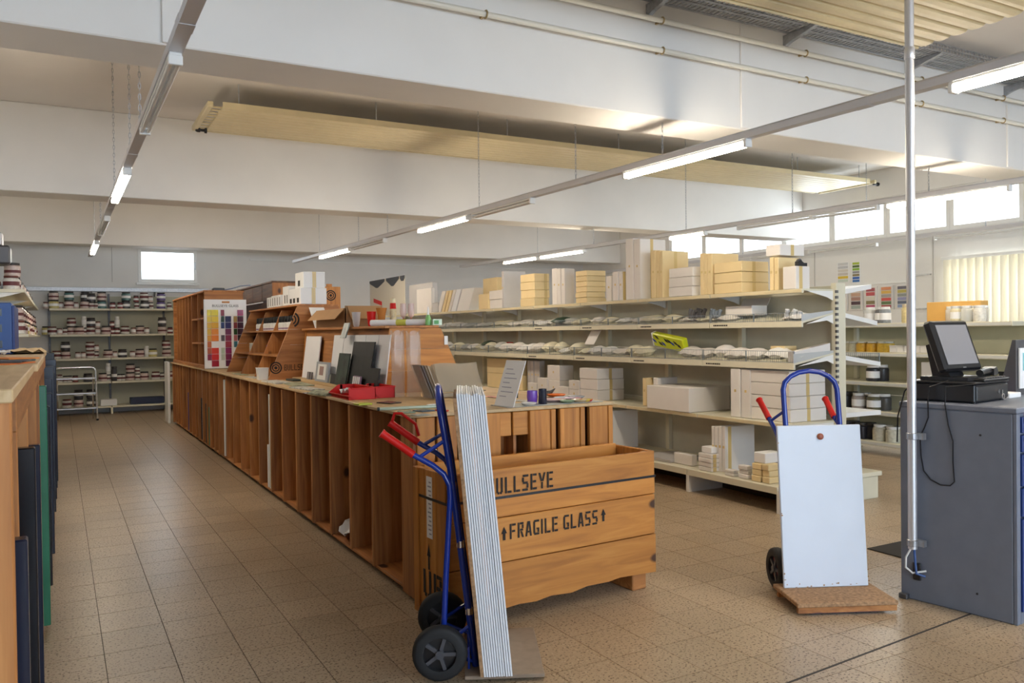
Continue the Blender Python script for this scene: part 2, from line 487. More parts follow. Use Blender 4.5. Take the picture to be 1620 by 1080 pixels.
def struct(name, mb, m, label=None, smooth=False):
    return solo(name, mb, m, label, None, None, 'structure', smooth)


floor = struct('floor', MB().box(-7.2, XR + .2, YN - .2, YF + .2, -0.15, -0.006), grout, 'beige speckled terrazzo tile floor')
TX, TY = 0.30, 0.33


def proj(p):
    d = Vector(p) - Vector((0, 0, EYE)); q = [sum(RR[i][k] * d[i] for i in range(3)) for k in range(3)]
    return (CXP + FPX * q[0] / q[2], CYP - FPX * q[1] / q[2], q[2]) if q[2] > 0.05 else (-9999, 0, -1)


tiles = []
for i in range(-24, 43):
    for j in range(-19, 60):
        x = 0.1725 + TX * i; y = 4.51 + TY * (j - 12)
        if x < -7 or (x < XL - .1 and y > 1.5) or x > XR or y < YN or y > YF: continue
        u, v, d = proj((x + .15, y + .165, 0))
        hid = (x > 1.8 and x < 3.1 and y > 4.1) or x < -.35 and y > 1.6 or (x > 5.5 and x < 6.3 and y > 5) or (4.4 < x < 5.3 and 2.5 < y < 3.0)
        inv_ = -20 < u < 1640 and v < 1110 and d > 0 and not hid
        tiles.append((0 if inv_ else 1, d if d > 0 else 99, x, y))
tiles.sort()
tile_me = mesh_of('tile', MB().box(0.0018, TX - .0018, 0.0018, TY - .0018, -0.006, 0.0), terr)
rest = MB()
for n, (h, d, x, y) in enumerate(tiles):
    if n < 300 and h == 0:
        o = bpy.data.objects.new('tile', tile_me); C.objects.link(o); o.parent = floor
        o.location = Vector((x, y, 0)) - floor.location
    else:
        rest.add([(x + .0018, y + .0018, 0), (x + TX - .0018, y + .0018, 0), (x + TX - .0018, y + TY - .0018, 0), (x + .0018, y + TY - .0018, 0)], [(0, 1, 2, 3)])
part('tile_field', rest, terr, floor, kind='stuff')
part('expansion_joint', MB().prism([(2.3, 2.528), (6.4, 2.835), (6.4, 2.847), (2.3, 2.54)], 2, -.004, .0012), mat('dark_joint', (0.05, 0.045, 0.04), 0.8), floor)

struct('ceiling', MB().box(-7.2, XR + .2, YN - .2, YF + .2, ZC, ZC + .2), ceil_m, 'plain off-white ceiling between the beams')
struct('wall_left', MB().box(XL - .2, XL, 1.6, YF, 0, ZC), paint, 'plain white left wall')
struct('wall_left_return', MB().box(-7.0, XL - .2, 1.6, 1.8, 0, ZC), paint, 'white wall beside the viewer on the left')
struct('wall_left_near', MB().box(-7.2, -7.0, YN - .2, 1.8, 0, ZC), paint, 'white wall far to the left of the viewer')
WX0, WX1, WZ0, WZ1 = 1.50, 2.68, 2.71, 3.42
mb = MB()
mb.box(XL - .2, WX0, YF, YF + .2, 0, ZC); mb.box(WX1, XR + .2, YF, YF + .2, 0, ZC); mb.box(WX0, WX1, YF, YF + .2, 0, WZ0); mb.box(WX0, WX1, YF, YF + .2, WZ1, ZC)
wf = struct('wall_far', mb, paint, 'white far wall behind the jar shelves')
part('curtain_track', MB().box(3.8, 12.5, YF - .03, YF, 3.24, 3.27), whitem, wf)
part('panel_joint', MB().box(1.0, 1.012, YF - .004, YF, 2.7, 3.9), mat('joint_grey', (0.5, 0.48, 0.46), .8), wf)
# right wall with clerestory openings and the blinds window
CZ0, CZ1, CY0, CY1 = 3.14, 3.85, 3.6, 15.3
BY0, BY1, BZ0, BZ1 = 4.6, 8.3, 1.45, 2.62
mb = MB()
mb.box(XR, XR + .2, YN, CY0, 0, ZC); mb.box(XR, XR + .2, CY1, YF + .2, 0, ZC); mb.box(XR, XR + .2, CY0, CY1, CZ1, ZC); mb.box(XR, XR + .2, CY0, CY1, BZ1, CZ0)
mb.box(XR, XR + .2, BY1, CY1, 0, BZ1); mb.box(XR, XR + .2, CY0, BY0, 0, BZ1); mb.box(XR, XR + .2, BY0, BY1, 0, BZ0)
wr = struct('wall_right', mb, paint, 'white right wall below the clerestory windows')
for y in (8.55, 11.0, 13.2):
    part('panel_joint', MB().box(XR - .006, XR, y, y + .02, 0.2, CZ0 - .05), mat('joint_grey', (0.5, 0.48, 0.46), .8), wr)
# wall behind the photographer with the shop window
mb = MB()
mb.box(-7.0, -1.0, YN - .2, YN, 0, ZC); mb.box(10.4, XR + .2, YN - .2, YN, 0, ZC); mb.box(-1.0, 10.4, YN - .2, YN, 0, 0.75); mb.box(-1.0, 10.4, YN - .2, YN, 3.25, ZC)
struct('wall_near', mb, paint, 'white wall behind the viewer around the shop window')


def window(n, ax, pos, a0, a1, z0, z1, label, fw=0.06, dep=0.08, mull=0):
    """ax 1: window in a wall of constant Y, a = X range; ax 0: constant X, a = Y range"""
    mp = (lambda a, b, c, d, e, f: (a, b, c, d, e, f)) if ax == 1 else (lambda a, b, c, d, e, f: (c, d, a, b, e, f))
    loc = (((a0 + a1) / 2), pos, z0) if ax == 1 else (pos, (a0 + a1) / 2, z0)
    w = thing('window_%d' % n, label, None, loc, kind='structure')
    f = MB()
    for q in ((a0, a0 + fw, z0, z1), (a1 - fw, a1, z0, z1), (a0 + fw, a1 - fw, z0, z0 + fw), (a0 + fw, a1 - fw, z1 - fw, z1)):
        f.box(*mp(q[0], q[1], pos - dep / 2, pos + dep / 2, q[2], q[3]), 0.006)
    for k in range(mull):
        c = a0 + (a1 - a0) * (k + 1) / (mull + 1); f.box(*mp(c - fw / 2, c + fw / 2, pos - dep / 2, pos + dep / 2, z0 + fw, z1 - fw))
    part('window_frame', f, whitem, w)
    part('pane', MB().box(*mp(a0 + fw, a1 - fw, pos - .004, pos + .004, z0 + fw, z1 - fw)), pane_m, w)
    return w


w = window(1, 1, YF + .03, WX0, WX1, WZ0, WZ1, 'small square window high on the far wall', 0.07)
part('window_sill', MB().box(WX0 - .04, WX1 + .04, YF - .06, YF, WZ0 - .06, WZ0 - .01, 0.006), whitem, w)
part('handle', MB().box(WX1 - .05, WX1 - .03, YF - .05, YF - .02, 3.0, 3.16, 0.004), galv, w)
nw = 10
for k in range(nw):
    a = CY0 + (CY1 - CY0) * k / nw; b = CY0 + (CY1 - CY0) * (k + 1) / nw
    window(2 + k, 0, XR + .06, a, b, CZ0, CZ1, 'white framed clerestory window, %s along the right wall counted from the near end' % ORD[k], 0.07)
window(12, 0, XR + .06, BY0, BY1, BZ0, BZ1, 'wide window behind the cream vertical blinds', 0.06, mull=2)
window(13, 1, YN - .1, -1.0, 10.4, 0.75, 3.25, 'wide shop window behind the viewer', 0.07, mull=8)

# deep downstand beams
BEAMY = (5.28, 11.29, 17.25, -0.75)
for k, y in enumerate(BEAMY):
    b = struct('trim_%d' % (k + 1), MB().box(XL if k < 3 else -7, XR, y, y + .49, 3.30, ZC, 0.008), paint,
               ['deep white ceiling beam nearest the viewer, carrying pipes and a cable tray', 'deep white ceiling beam behind the long cream radiant panel',
                'deep white ceiling beam closest to the far window', 'deep white ceiling beam above the viewer'][k])
    if k == 0:
        for x in (5.22, 9.19, .57): part('cover_strip', MB().box(x, x + .11, y - .022, y, 3.31, 4.2 if x < 9 else 4.0, .004), paint, b)
# two pipes clipped to the near beam
for k, (z, lab) in enumerate(((4.06, 'upper of two cream pipes clipped along the near ceiling beam'), (3.82, 'lower of two cream pipes clipped along the near ceiling beam'))):
    t = thing('heating_pipe', lab, 'pipe', (5, 5.2, z))
    x0 = XL; n = 24
    part('pipe', MB().tube([(XL + .05, 5.2, z + .03), (XR - .05, 5.2, z - .06)], 0.021, 12), mat('cream_pipe_paint', (0.74, 0.71, 0.62), 0.4), t, True)
    for x in (2.7, 4.3, 5.95, 7.6, 9.0):
        zz = z + .03 - .09 * (x - XL) / (XR - XL)
        mb = MB(); mb.tube([(x, 5.2 + .027 * math.cos(a * PI / 6), zz + .027 * math.sin(a * PI / 6)) for a in range(12)], 0.006, 6, True)
        mb.box(x - .008, x + .008, 5.22, 5.28, zz - .008, zz + .008)
        part('pipe_clip', mb, mat('brass_clip', (0.45, 0.33, 0.16), 0.4, .6), t)
# perforated cable tray
t = thing('cable_tray', 'perforated galvanised cable tray under the ceiling above the cream pipes', 'cable tray', (6.5, 5.0, 4.18))
mb = MB(); fl = MB()
x = 1.0
while x < XR - .1:
    mb.box(x, x + .022, 4.90, 5.22, 4.20, 4.206)
    fl.box(x, x + .012, 4.90, 4.904, 4.206, 4.27)
    x += .05
part('floor_slats', mb, galv, t, kind='stuff'); part('side_slats', fl, galv, t, kind='stuff')
mb = MB()
for z in (4.196, 4.235, 4.27): mb.box(1.0, XR - .1, 4.896, 4.906, z, z + .012)
for y in (4.99, 5.08, 5.2): mb.box(1.0, XR - .1, y, y + .03, 4.196, 4.204)
part('side_rail', mb, galv, t)
for x in (2.6, 4.2, 5.75, 7.45, 9.15, 10.8):
    part('bracket', MB().prism([(4.88, 4.195), (5.28, 4.195), (5.28, 4.09), (5.2, 4.12), (4.9, 4.18)], 0, x, x + .04), galv, t)
part('junction_box', MB().box(5.15, 5.29, 4.88, 5.02, 4.21, 4.33, .006), mat('grey_box', (.6, .6, .6), .5), t)


# ---------------------------------------------------------------- radiant heating panels
def radiant(label, x0, x1, y0, y1, z, n, hang, caps):
    t = thing('radiant_panel', label, 'heater panel', ((x0 + x1) / 2, (y0 + y1) / 2, z))
    w = (y1 - y0) / n
    for k in range(n):
        a = y0 + k * w
        part('strip', MB().prism([(a + .002, z + .012), (a + w * .16, z - .004), (a + w * .5, z - .009), (a + w * .84, z - .004), (a + w - .002, z + .012), (a + w - .002, z + .02), (a + .002, z + .02)], 0, x0, x1), cream, t)
    part('edge_frame', MB().box(x0, x1, y0 - .02, y0, z - .012, z + .06, .003).box(x0, x1, y1, y1 + .02, z - .012, z + .06, .003), cream, t)
    for e, x in ((0, x0), (1, x1)):
        if not caps[e]: continue
        sgn = -1 if e == 0 else 1
        h = part('header_pipe', MB().box(x + sgn * .10, x + sgn * .16, y0 - .03, y1 + .03, z - .01, z + .05, .008), cream, t)
        for k in range(n): part('tube_end', MB().tube([(x, y0 + (k + .5) * w, z + .012), (x + sgn * .12, y0 + (k + .5) * w, z + .012)], .011, 6), cream, h)
        part('valve', MB().lathe([(.02, 0), (.03, .02), (.03, .05), (.018, .06), (.018, .1), (.035, .105), (.035, .13)], 10, 0, 0, 0, T(x + sgn * .13, y0 + .02 if e else y1 - .05, z - .01) @ Matrix.Rotation(PI / 2, 4, 'Y')), black, t, True)
    for x in hang:
        for y in (y0 + .05, y1 - .05):
            part('hanger_rod', MB().tube([(x, y, z + .02), (x, y, ZC)], .006, 6), galv, t)
    for x in hang[::2]: part('cross_bar', MB().box(x - .02, x + .02, y0, y1, z + .02, z + .045), galv, t)
    return t


radiant('long cream ribbed radiant heating panel hanging between the first two beams', 1.62, 12.3, 9.4, 10.55, 4.06, 9, (1.8, 3.4, 5.2, 7.0, 8.8, 10.6, 12.1), (1, 1))
radiant('cream ribbed radiant heating panel at the upper right in front of the near beam', 2.2, 6.2, 3.15, 4.26, 3.85, 8, (2.5, 4.2, 6.0), (0, 0))


# ---------------------------------------------------------------- fluorescent rails on chains
def chain(mb, x, y, z0, z1, link=0.045):
    z = z0; k = 0
    while z < z1:
        pts = []
        for a in range(8):
            u = math.cos(a * PI / 4) * .008; h = math.sin(a * PI / 4) * link * .58
            pts.append((x + (u if k % 2 else 0), y + (0 if k % 2 else u), z + link / 2 + h))
        mb.tube(pts, .0028, 3, True); z += link * .86; k += 1


def light_rail(label, P0, P1, z, lit, unlit, chains, zt=ZC, near_links=True):
    """P0, P1 (x, y) ends; lit / unlit: lists of (y0, y1) along it; the tubes hang under the rail"""
    P0 = Vector((*P0, z)); P1 = Vector((*P1, z)); L = (P1 - P0).length
    t = thing('light_rail', label, 'light fixture', tuple((P0 + P1) / 2))
    d = (P1 - P0).normalized(); ang = math.atan2(-d.x, d.y)
    M = T(P0.x, P0.y, z, ang)
    part('rail', MB().prism([(-.035, .0), (.035, .0), (.035, .045), (.022, .06), (-.022, .06), (-.035, .045)], 1, 0, L, M), railm, t)
    for k in range(1, int(L / 3) + 1): part('joint_sleeve', MB().box(-.037, .037, k * 3 - .06, k * 3 + .06, -.002, .047, M=M), railm, t)
    conv = lambda y: (y - P0.y) / d.y
    for on, lst in ((1, lit), (0, unlit)):
        for (y0, y1) in lst:
            a, b = sorted((conv(y0), conv(y1)))
            g = part('batten', MB().box(-.03, .03, a, b, -.018, 0.0, .004, M), whitem, t)
            for s in (a, b - .03): part('socket', MB().box(-.034, .034, s, s + .03, -.062, -.014, .004, M), whitem, g)
            for u in (-.019, .019):
                part('tube', MB().tube([(u, a + .03, -.042), (u, b - .03, -.042)], .0155 if on else .0125, 10, M=M), tube_on if on else tube_off, t, True, 'glowing fluorescent tube' if on else 'unlit fluorescent tube')
    for y in chains:
        p = M @ Vector((0, conv(y), 0)); mb = MB(); zt = ZC
        for by in BEAMY:
            if by - .02 < y < by + .5: zt = 3.30
        if d.length and y < 13: chain(mb, p.x, p.y, z + .06, zt)
        else: mb.tube([(p.x, p.y, z + .05), (p.x, p.y, zt)], .005, 4)
        part('chain', mb, galv, t)
        part('hook', MB().tube([(p.x, p.y, z + .05), (p.x, p.y, z + .1), (p.x + .012, p.y, z + .115)], .004, 5), galv, t)
    return t


light_rail('leftmost fluorescent light rail hanging over the left aisle', (0.54, -2.0), (0.515, 16.2), 2.97, [(7.5, 9.2), (13.4, 15.1)], [(4.35, 5.98), (10.6, 12.2)], [2.2, 3.95, 6.3, 7.2, 9.2, 12.2, 14.2])
light_rail('long fluorescent light rail crossing above the wooden counter', (4.62, 0.5), (4.09, 16.2), 2.97, [(1.0, 2.92), (4.45, 5.9), (8.86, 10.3), (13.0, 14.55)], [(7.43, 8.75), (11.5, 12.9)], [2.45, 5.4, 6.65, 8.6, 11.4, 12.6, 14.6])
light_rail('fluorescent light rail above the shelves behind the white gondola', (8.5, 2.0), (7.72, 16.2), 2.97, [(4.75, 6.1), (8.9, 9.65), (11.75, 13.1), (13.2, 14.4)], [(6.2, 7.1), (7.1, 8.3)], [5.6, 7.4, 9.3, 11.5, 13.2])
light_rail('rightmost fluorescent light rail in front of the clerestory windows', (12.1, 3.0), (11.8, 16.5), 2.97, [], [(6.5, 8.0), (9.0, 10.4), (10.6, 11.8)], [7.2, 9.2, 12.0])

# steel pipe dropping from the ceiling to the till cabinet
t = thing('conduit_pole', 'shiny steel conduit pole from the ceiling to the grey till cabinet', 'pole', (4.215, 2.955, .31))
part('pole', MB().tube([(4.215, 2.955, .31), (4.215, 2.955, 1.9), (4.215, 2.955, ZC)], .0245, 16), alu, t, True)
part('sleeve', MB().lathe([(.026, 0), (.0285, .004), (.0285, .06), (.026, .064)], 16, 4.215, 2.955, 3.07), alu, t, True)
for z in (.325, .93):
    part('clamp', MB().lathe([(.027, 0), (.031, .003), (.031, .035), (.027, .038)], 16, 4.215, 2.955, z).box(4.235, 4.262, 2.90, 2.95, z, z + .036), galv, t)
part('white_cable', MB().tube([(4.205, 2.955, .32), (4.19, 2.98, .26), (4.195, 2.985, .2), (4.22, 2.96, .17), (4.27, 2.91, .185)], .006, 6), whitem, t, True)
part('blue_cable', MB().tube([(4.22, 2.95, .32), (4.222, 2.945, .24), (4.225, 2.94, .17), (4.26, 2.91, .155)], .007, 6), blue_c, t, True)

# cable duct along far and left walls
t = thing('cable_duct', 'grey galvanised cable duct running under the far window and round the left corner', 'cable duct', (.8, 18.93, 2.55))
part('duct', MB().box(-.75, 2.9, 18.9, 18.995, 2.50, 2.58, .004), galv, t)
part('duct_bend', MB().sheet([[(-.75 - .22 * math.sin(a * PI / 16) * s, 18.9 - .02 - 0.22 * (1 - math.cos(a * PI / 16)) * s, 2.50 + h) for a in range(9)] for h, s in ((0, 1), (.08, 1), (.08, .6), (0, .6), (0, 1))]), galv, t)
part('left_duct', MB().box(-.998, -.9, 12.0, 18.75, 2.50, 2.58, .004), galv, t)
for x in (0.6, 1.8): part('bracket', MB().prism([(18.9, 2.5), (18.995, 2.5), (18.995, 2.4)], 0, x, x + .03), galv, t)
# ================================================================ long wooden counter of crate bins
CX0, CX1, CY_0, CY_1, CZT = 1.77, 3.17, 4.39, 15.7, 1.10
t = thing('bin_counter', 'long pine counter of open upright bins with a plywood top', 'counter', ((CX0 + CX1) / 2, (CY_0 + CY_1) / 2, 0))
ctr = t
divs = [5.09, 5.58, 6.05, 6.52, 7.0, 7.5, 8.0, 8.5, 9.0, 9.5, 10.0, 10.45, 10.9] + [11.25 + .34 * k for k in range(13)]
for y in divs:
    j = random.uniform(-.012, .012)
    part('divider', MB().box(CX0 + j, 2.46, y - .021, y + .021, .055, CZT - .022 + random.uniform(-.01, 0), .003), pine_z, t)
part('far_end_panel', MB().box(CX0, CX1, CY_1 - .03, CY_1, .03, CZT - .02, .003), pine_z, t)
part('corner_board', MB().box(CX0, CX0 + .03, CY_0, CY_0 + .19, .03, CZT - .022, .004), pine_z, t)
part('corner_board', MB().box(CX0 + .03, 2.46, CY_0 + .17, CY_0 + .19, .03, CZT - .022, .004), pine_z, t)
part('back_panel', MB().box(2.46, 2.48, CY_0 + .05, CY_1, .05, CZT - .02), pine_z, t)
for y0, y1 in zip([4.58] + divs, divs + [CY_1]):
    part('bin_floor', MB().box(CX0 + .012, 2.46, y0, y1, .045, .065, .002), pine_y, t)
part('plinth', MB().box(CX0 + .07, CX1 - .07, CY_0 + .06, CY_1 - .05, .0, .045), mat('plinth_gap_shade', (.03, .022, .016), .8), t)  # near-black colour stands in for the shade of the gap under the bins
part('right_side_panel', MB().box(CX1 - .02, CX1, CY_0 + .03, CY_1, .05, CZT - .02, .003), pine_z, t)
tops = [(4.37, 5.6), (5.6, 8.0), (8.0, 10.4), (10.4, 12.8), (12.8, 15.72)]
for y0, y1 in tops:
    part('top_board', MB().box(CX0 - .02 + random.uniform(-.008, .006), CX1 + .01, y0 + .002, y1 - .002, CZT - .02, CZT, .003), ply, t)
# near end: upright crate panels with dark gaps and one opening
pan = [(660, 686), (690, 716), (721, 747), (752, 791)]
ex = [at(p, 690, 1, CY_0).x for p in (658, 687, 690.5, 722, 727, 757, 760, 791)]
for a, b in ((ex[0], ex[1]), (ex[2], ex[3]), (ex[4], ex[5]), (ex[6], ex[7])):
    part('end_panel', MB().box(a, b, CY_0 - .012, CY_0 + .012, .03, CZT - .022, .004), crate_z, t)
e2 = [at(p, 690, 1, CY_0).x for p in (836, 877, 883.5, 923, 930, 967)]
for a, b in ((e2[0], e2[1]), (e2[2], e2[3]), (e2[4], e2[5])):
    part('end_panel', MB().box(a, b, CY_0 - .012, CY_0 + .012, .03, CZT - .022, .004), crate_z, t)
    for s in (a, b - .035): part('end_stile', MB().box(s, s + .035, CY_0 - .022, CY_0 - .011, .03, CZT - .022, .003), crate_z, t)
xa, xb = ex[7], e2[0]
for a, b in ((xa, xa + (xb - xa) * .40), (xa + (xb - xa) * .46, xb)):
    part('opening_rail', MB().box(a, b, CY_0 + .0, CY_0 + .022, .93, CZT - .024, .004), crate_x, t)
part('opening_lining', MB().box(xa, xb, CY_0 + .45, CY_0 + .47, .05, CZT - .03), pine_z, t)
part('opening_lining', MB().box(xa - .02, xa, CY_0 + .012, CY_0 + .46, .05, CZT - .03), pine_z, t)
part('opening_lining', MB().box(xb, xb + .02, CY_0 + .012, CY_0 + .46, .05, CZT - .03), pine_z, t)
part('opening_ledge', MB().box(xa, xa + .03, CY_0 - .005, CY_0 + .1, .72, .76), pine_x, t)
mb = []
stencil(mb, 'K', (e2[0] + .17, CY_0 - .0125, .70), (0, 0, 1), (-1, 0, 0), .10)
stencil(mb, '^', (e2[2] + .20, CY_0 - .0125, .765), (0, 0, -1), (-1, 0, 0), .06)
for g_ in mb: part('stencil_mark', g_, ink, t)
ls = []; target_logo(ls, (CX0 + .105, CY_0 - .0125, .26), (1, 0, 0), (0, 0, 1), .085)
for g_ in ls: part('logo_ring', g_, ink, t)

# sheets standing in the bins
SH = [(4.72, 5.02, 'w', .52, 'crumpled white paper scrap lying in the near bins of the pine counter', 1),
      (6.3, 0, 'w', .25, 'short white sheet scrap low in a near bin of the pine counter', 0)]
BIN = [(8.12, .92, whitem, 'white sheet standing alone in a middle bin of the pine counter'),
       (8.2, .42, paper, 'short white sheet in a middle bin of the pine counter'),
       (10.62, .95, whitem, 'narrow white sheet just before the colour chart in the pine counter'),
       (11.68, .99, whitem, 'tall white sheet in the bin below the colour chart, near one'), (11.80, .52, col(.05, .22, .13), 'green sheet in a bin below the colour chart'),
       (12.07, .55, col(.012, .014, .02), 'black sheet in the bin below the colour chart, nearer of two'), (12.36, 1.0, whitem, 'tall white sheet in the bin below the colour chart, far one'),
       (12.48, .6, col(.012, .014, .024), 'black sheet in the bin below the colour chart, farther of two'),
       (13.42, .9, col(.02, .06, .03), 'dark green sheet in the bins below the tall pine rack'), (13.74, .95, col(.25, .28, .32), 'grey sheet in the bins below the tall pine rack'),
       (13.84, .6, col(.06, .05, .25), 'violet sheet in the bins below the tall pine rack')]
for y, h, m, lab in BIN:
    solo('glass_sheet', MB().box(CX0 + .015, CX0 + .42, y, y + .035, .066, .066 + h, .003), m, lab, 'sheet')
g = [[(CX0 + .04 + .02 * math.sin(j * 2.1) + i * .05, 5.70 + j * .045, .10 + .055 * i + .03 * math.sin(i * 1.7 + j * 1.3)) for j in range(7)] for i in range(6)]
solo('paper_scrap', MB().sheet(g), paper, 'crumpled white paper scrap in a near bin of the pine counter', 'paper')
solo('sheet_scrap', MB().box(CX0 + .02, CX0 + .2, 7.06, 7.075, .066, .28), paper, 'small white scrap standing at the foot of a counter bin', 'paper')
solo('tall_board', MB().box(1.70, 1.74, 15.78, 16.3, 0, 1.10, .006, M=None), whitem, 'tall white panel leaning past the far end of the pine counter', 'panel')

# tall pigeonhole rack on the far end of the counter
t = thing('pigeonhole_rack', 'tall pine pigeonhole rack on the far end of the counter', 'rack', (2.05, 13.7, CZT))
X0, X1, Y0, Y1, Z0, Z1 = 1.78, 2.30, 12.0, 15.5, CZT, 2.17
part('end_board', MB().box(X0, X1, Y0, Y0 + .03, Z0, Z1, .003), pine_x, t)
part('end_board', MB().box(X0, X1, Y1 - .03, Y1, Z0, Z1, .003), pine_x, t)
part('back_board', MB().box(X1 - .02, X1, Y0 + .03, Y1 - .03, Z0, Z1), pine_z, t)
part('top_board', MB().box(X0 - .01, X1 + .01, Y0 - .01, Y1 + .01, Z1, Z1 + .025, .003), pine_y, t)
for y in (12.62, 13.25, 13.6, 13.95, 14.3, 14.65, 15.0): part('divider', MB().box(X0, X1 - .02, y, y + .03, Z0, Z1, .002), pine_z, t)
for z in (Z0 + .01, 1.44, 1.79):
    part('shelf_board', MB().box(X0, X1 - .02, 12.03, 13.25, z, z + .025, .002), pine_y, t)
part('bottom_rail', MB().box(X0 - .02, X0 + .02, Y0, Y1, Z0, Z0 + .05, .003), pine_y, t)
t = thing('roll_holder', 'black label printer on top of the tall pine rack', 'device', (2.1, 12.4, 2.195))
part('body', MB().box(1.98, 2.14, 12.5, 12.64, 2.195, 2.255, .008), black, t)
part('cord', MB().tube([(2.1, 12.55, 2.22), (2.25, 12.5, 2.25), (2.4, 12.7, 2.3), (2.6, 13.0, 2.33)], .01, 6), mat('pale_blue_cord', (.3, .36, .5), .5), t, True)

# colour chart board hung on the near end of that rack
O = at(318, 473, 1, 11.96); E = at(380, 473, 1, 11.96); B = at(324, 580, 1, 11.96)
cw = .57; ch = .96; cx0 = 1.765; cz0 = 1.105
t = thing('colour_chart', 'white glass colour chart with yellow, red and purple chips on the pine rack end', 'chart', (cx0 + cw / 2, 11.96, cz0))
part('board', MB().box(cx0, cx0 + cw, 11.955, 11.985, cz0, cz0 + ch, .004), wboard, t)
part('hand_slot', MB().box(cx0 + cw * .42, cx0 + cw * .60, 11.952, 11.956, cz0 + ch - .05, cz0 + ch - .025, .001), pine_x, t)
face_text('BULLSEYE GLASS', .048, (cx0 + cw * .5, 11.954, cz0 + ch - .105), (1, 0, 0), (0, 0, 1), ink, t, 'CENTER')
CH = [[(.75, .65, .02), (.75, .58, .03), (.72, .45, .03), (.70, .45, .03), (.72, .35, .03), (.6, .15, .03), (.45, .1, .04), (.25, .02, .06)],
      [(.78, .66, .02), (.8, .6, .04), (.75, .42, .02), (.8, .28, .03), (.78, .22, .02), None, (.75, .05, .02), (.62, .02, .02), (.36, .01, .03)],
      [(.25, .02, .04), (.02, .06, .05), (.03, .06, .2), None, (.12, .1, .12), None, (.5, .6, .5), (.5, .55, .48)],
      [None, (.02, .03, .12), (.03, .03, .14), (.16, .04, .11), (.24, .04, .1), (.34, .05, .09), (.25, .03, .13), (.2, .03, .1), (.1, .02, .06)],
      [None, (.3, .2, .06), (.2, .03, .04), (.02, .06, .02), (.45, .15, .16), (.05, .17, .22), None, (.3, .2, .15)],
      [(.3, .01, .09), (.07, .01, .035), (.05, .008, .03), (.035, .006, .02), (.02, .004, .012), None, (.06, .02, .02)]]
ux = [(.07, .16), (.165, .33), (.39, .47), (.49, .63), (.69, .77), (.78, .92)]
for (u0, u1), colm in zip(ux, CH):
    for r, c in enumerate(colm):
        if c is None: continue
        zt = cz0 + ch - .145 - r * .088
        part('colour_chip', MB().box(cx0 + cw * u0, cx0 + cw * u1, 11.948, 11.956, zt - .083, zt, .001), col(*c, .25), t)

# dark old crate rack behind
RX = 2.66; ra, rb = at(431, 448, 0, RX), at(374, 460, 0, RX); ry0, ry1, rzt = ra.y, rb.y, (ra.z + rb.z) / 2
t = thing('old_crate_rack', 'dark brown aged wooden crate rack behind the slanted display', 'rack', (2.9, (ry0 + ry1) / 2, CZT))
part('side_board', MB().box(RX + .03, RX + .06, ry0 + .03, ry1, CZT, rzt - .26, .003), brown_x, t)
for k in range(4):
    d_ = (ry1 - ry0 - .03) / 4
    part('plank', MB().box(RX, RX + .04, ry0 + .03 + k * d_, ry0 + .03 + (k + 1) * d_ - .012, rzt - .24, rzt - k * .004, .005), brown_x, t)
part('top_board', MB().box(RX - .01, 3.12, ry0, ry1, rzt, rzt + .025, .003), brown_x, t)
part('end_board', MB().box(RX, 3.12, ry0, ry0 + .03, CZT, rzt, .003), pine_z, t)
part('back_board', MB().box(3.10, 3.12, ry0 + .03, ry1, CZT, rzt), brown_x, t)

# ---------------------------------------------------------------- slanted cubby display with the round logo
t = thing('slanted_display', 'slanted pine cubby display with black round logo on the side', 'display rack', (2.25, 9.7, CZT)); disp1 = t
dy0, dy1, zb, zt_ = 8.53, 10.9, CZT, 1.86
fx = lambda z: 1.87 + (z - zb) * (2.18 - 1.87) / (zt_ - zb)
XB = 2.62
cuts = [zb, 1.28, 1.46, 1.62, 1.75, zt_]
for ys in ((dy0, dy0 + .022), (dy1 - .022, dy1)):
    for a, b in zip(cuts, cuts[1:]):
        part('side_plank', MB().prism([(fx(a), a + .001), (XB, a + .001), (XB, b - .001), (fx(b), b - .001)], 1, ys[0], ys[1]), pine_x, t)
part('back_board', MB().box(XB - .02, XB, dy0 + .022, dy1 - .022, zb, zt_), pine_y, t)
cols_y = [dy0 + .022 + (dy1 - dy0 - .044) * k / 3 for k in range(4)]
for y in cols_y[1:3]:
    part('divider', MB().prism([(fx(zb) + .025, zb + .001), (XB - .02, zb + .001), (XB - .02, zt_ - .02), (fx(zt_) + .025, zt_ - .02)], 1, y - .009, y + .009), pine_z, t)
SHZ = (1.335, 1.595)
for z in SHZ: part('shelf_board', MB().prism([(fx(z) + .005, z), (XB - .02, z), (XB - .02, z + .018), (fx(z) + .005, z + .018)], 1, dy0 + .022, dy1 - .022), pine_y, t)
part('top_board', MB().box(2.16, XB, dy0, dy1, zt_, zt_ + .02, .003), pine_y, t)
mb = []; target_logo(mb, (fx(1.22) + .03, dy0, 1.225), (1, 0, 0), (0, 0, 1), .062)
target_logo(mb, (fx(1.70) + .0, dy0, 1.72), (1, 0, 0), (0, 0, 1), .085, (-1.15, PI / 2 - .55))
for g_ in mb: part('logo_ring', g_, ink, t)
mb = []; stencil(mb, 'BULLSEYE', (fx(1.22) + .115, dy0, 1.195), (1, 0, 0), (0, 0, 1), .062, .75, .16)
for g_ in mb: part('stencil_letter', g_, mat('faded_ink', (.07, .035, .015), .8), t)


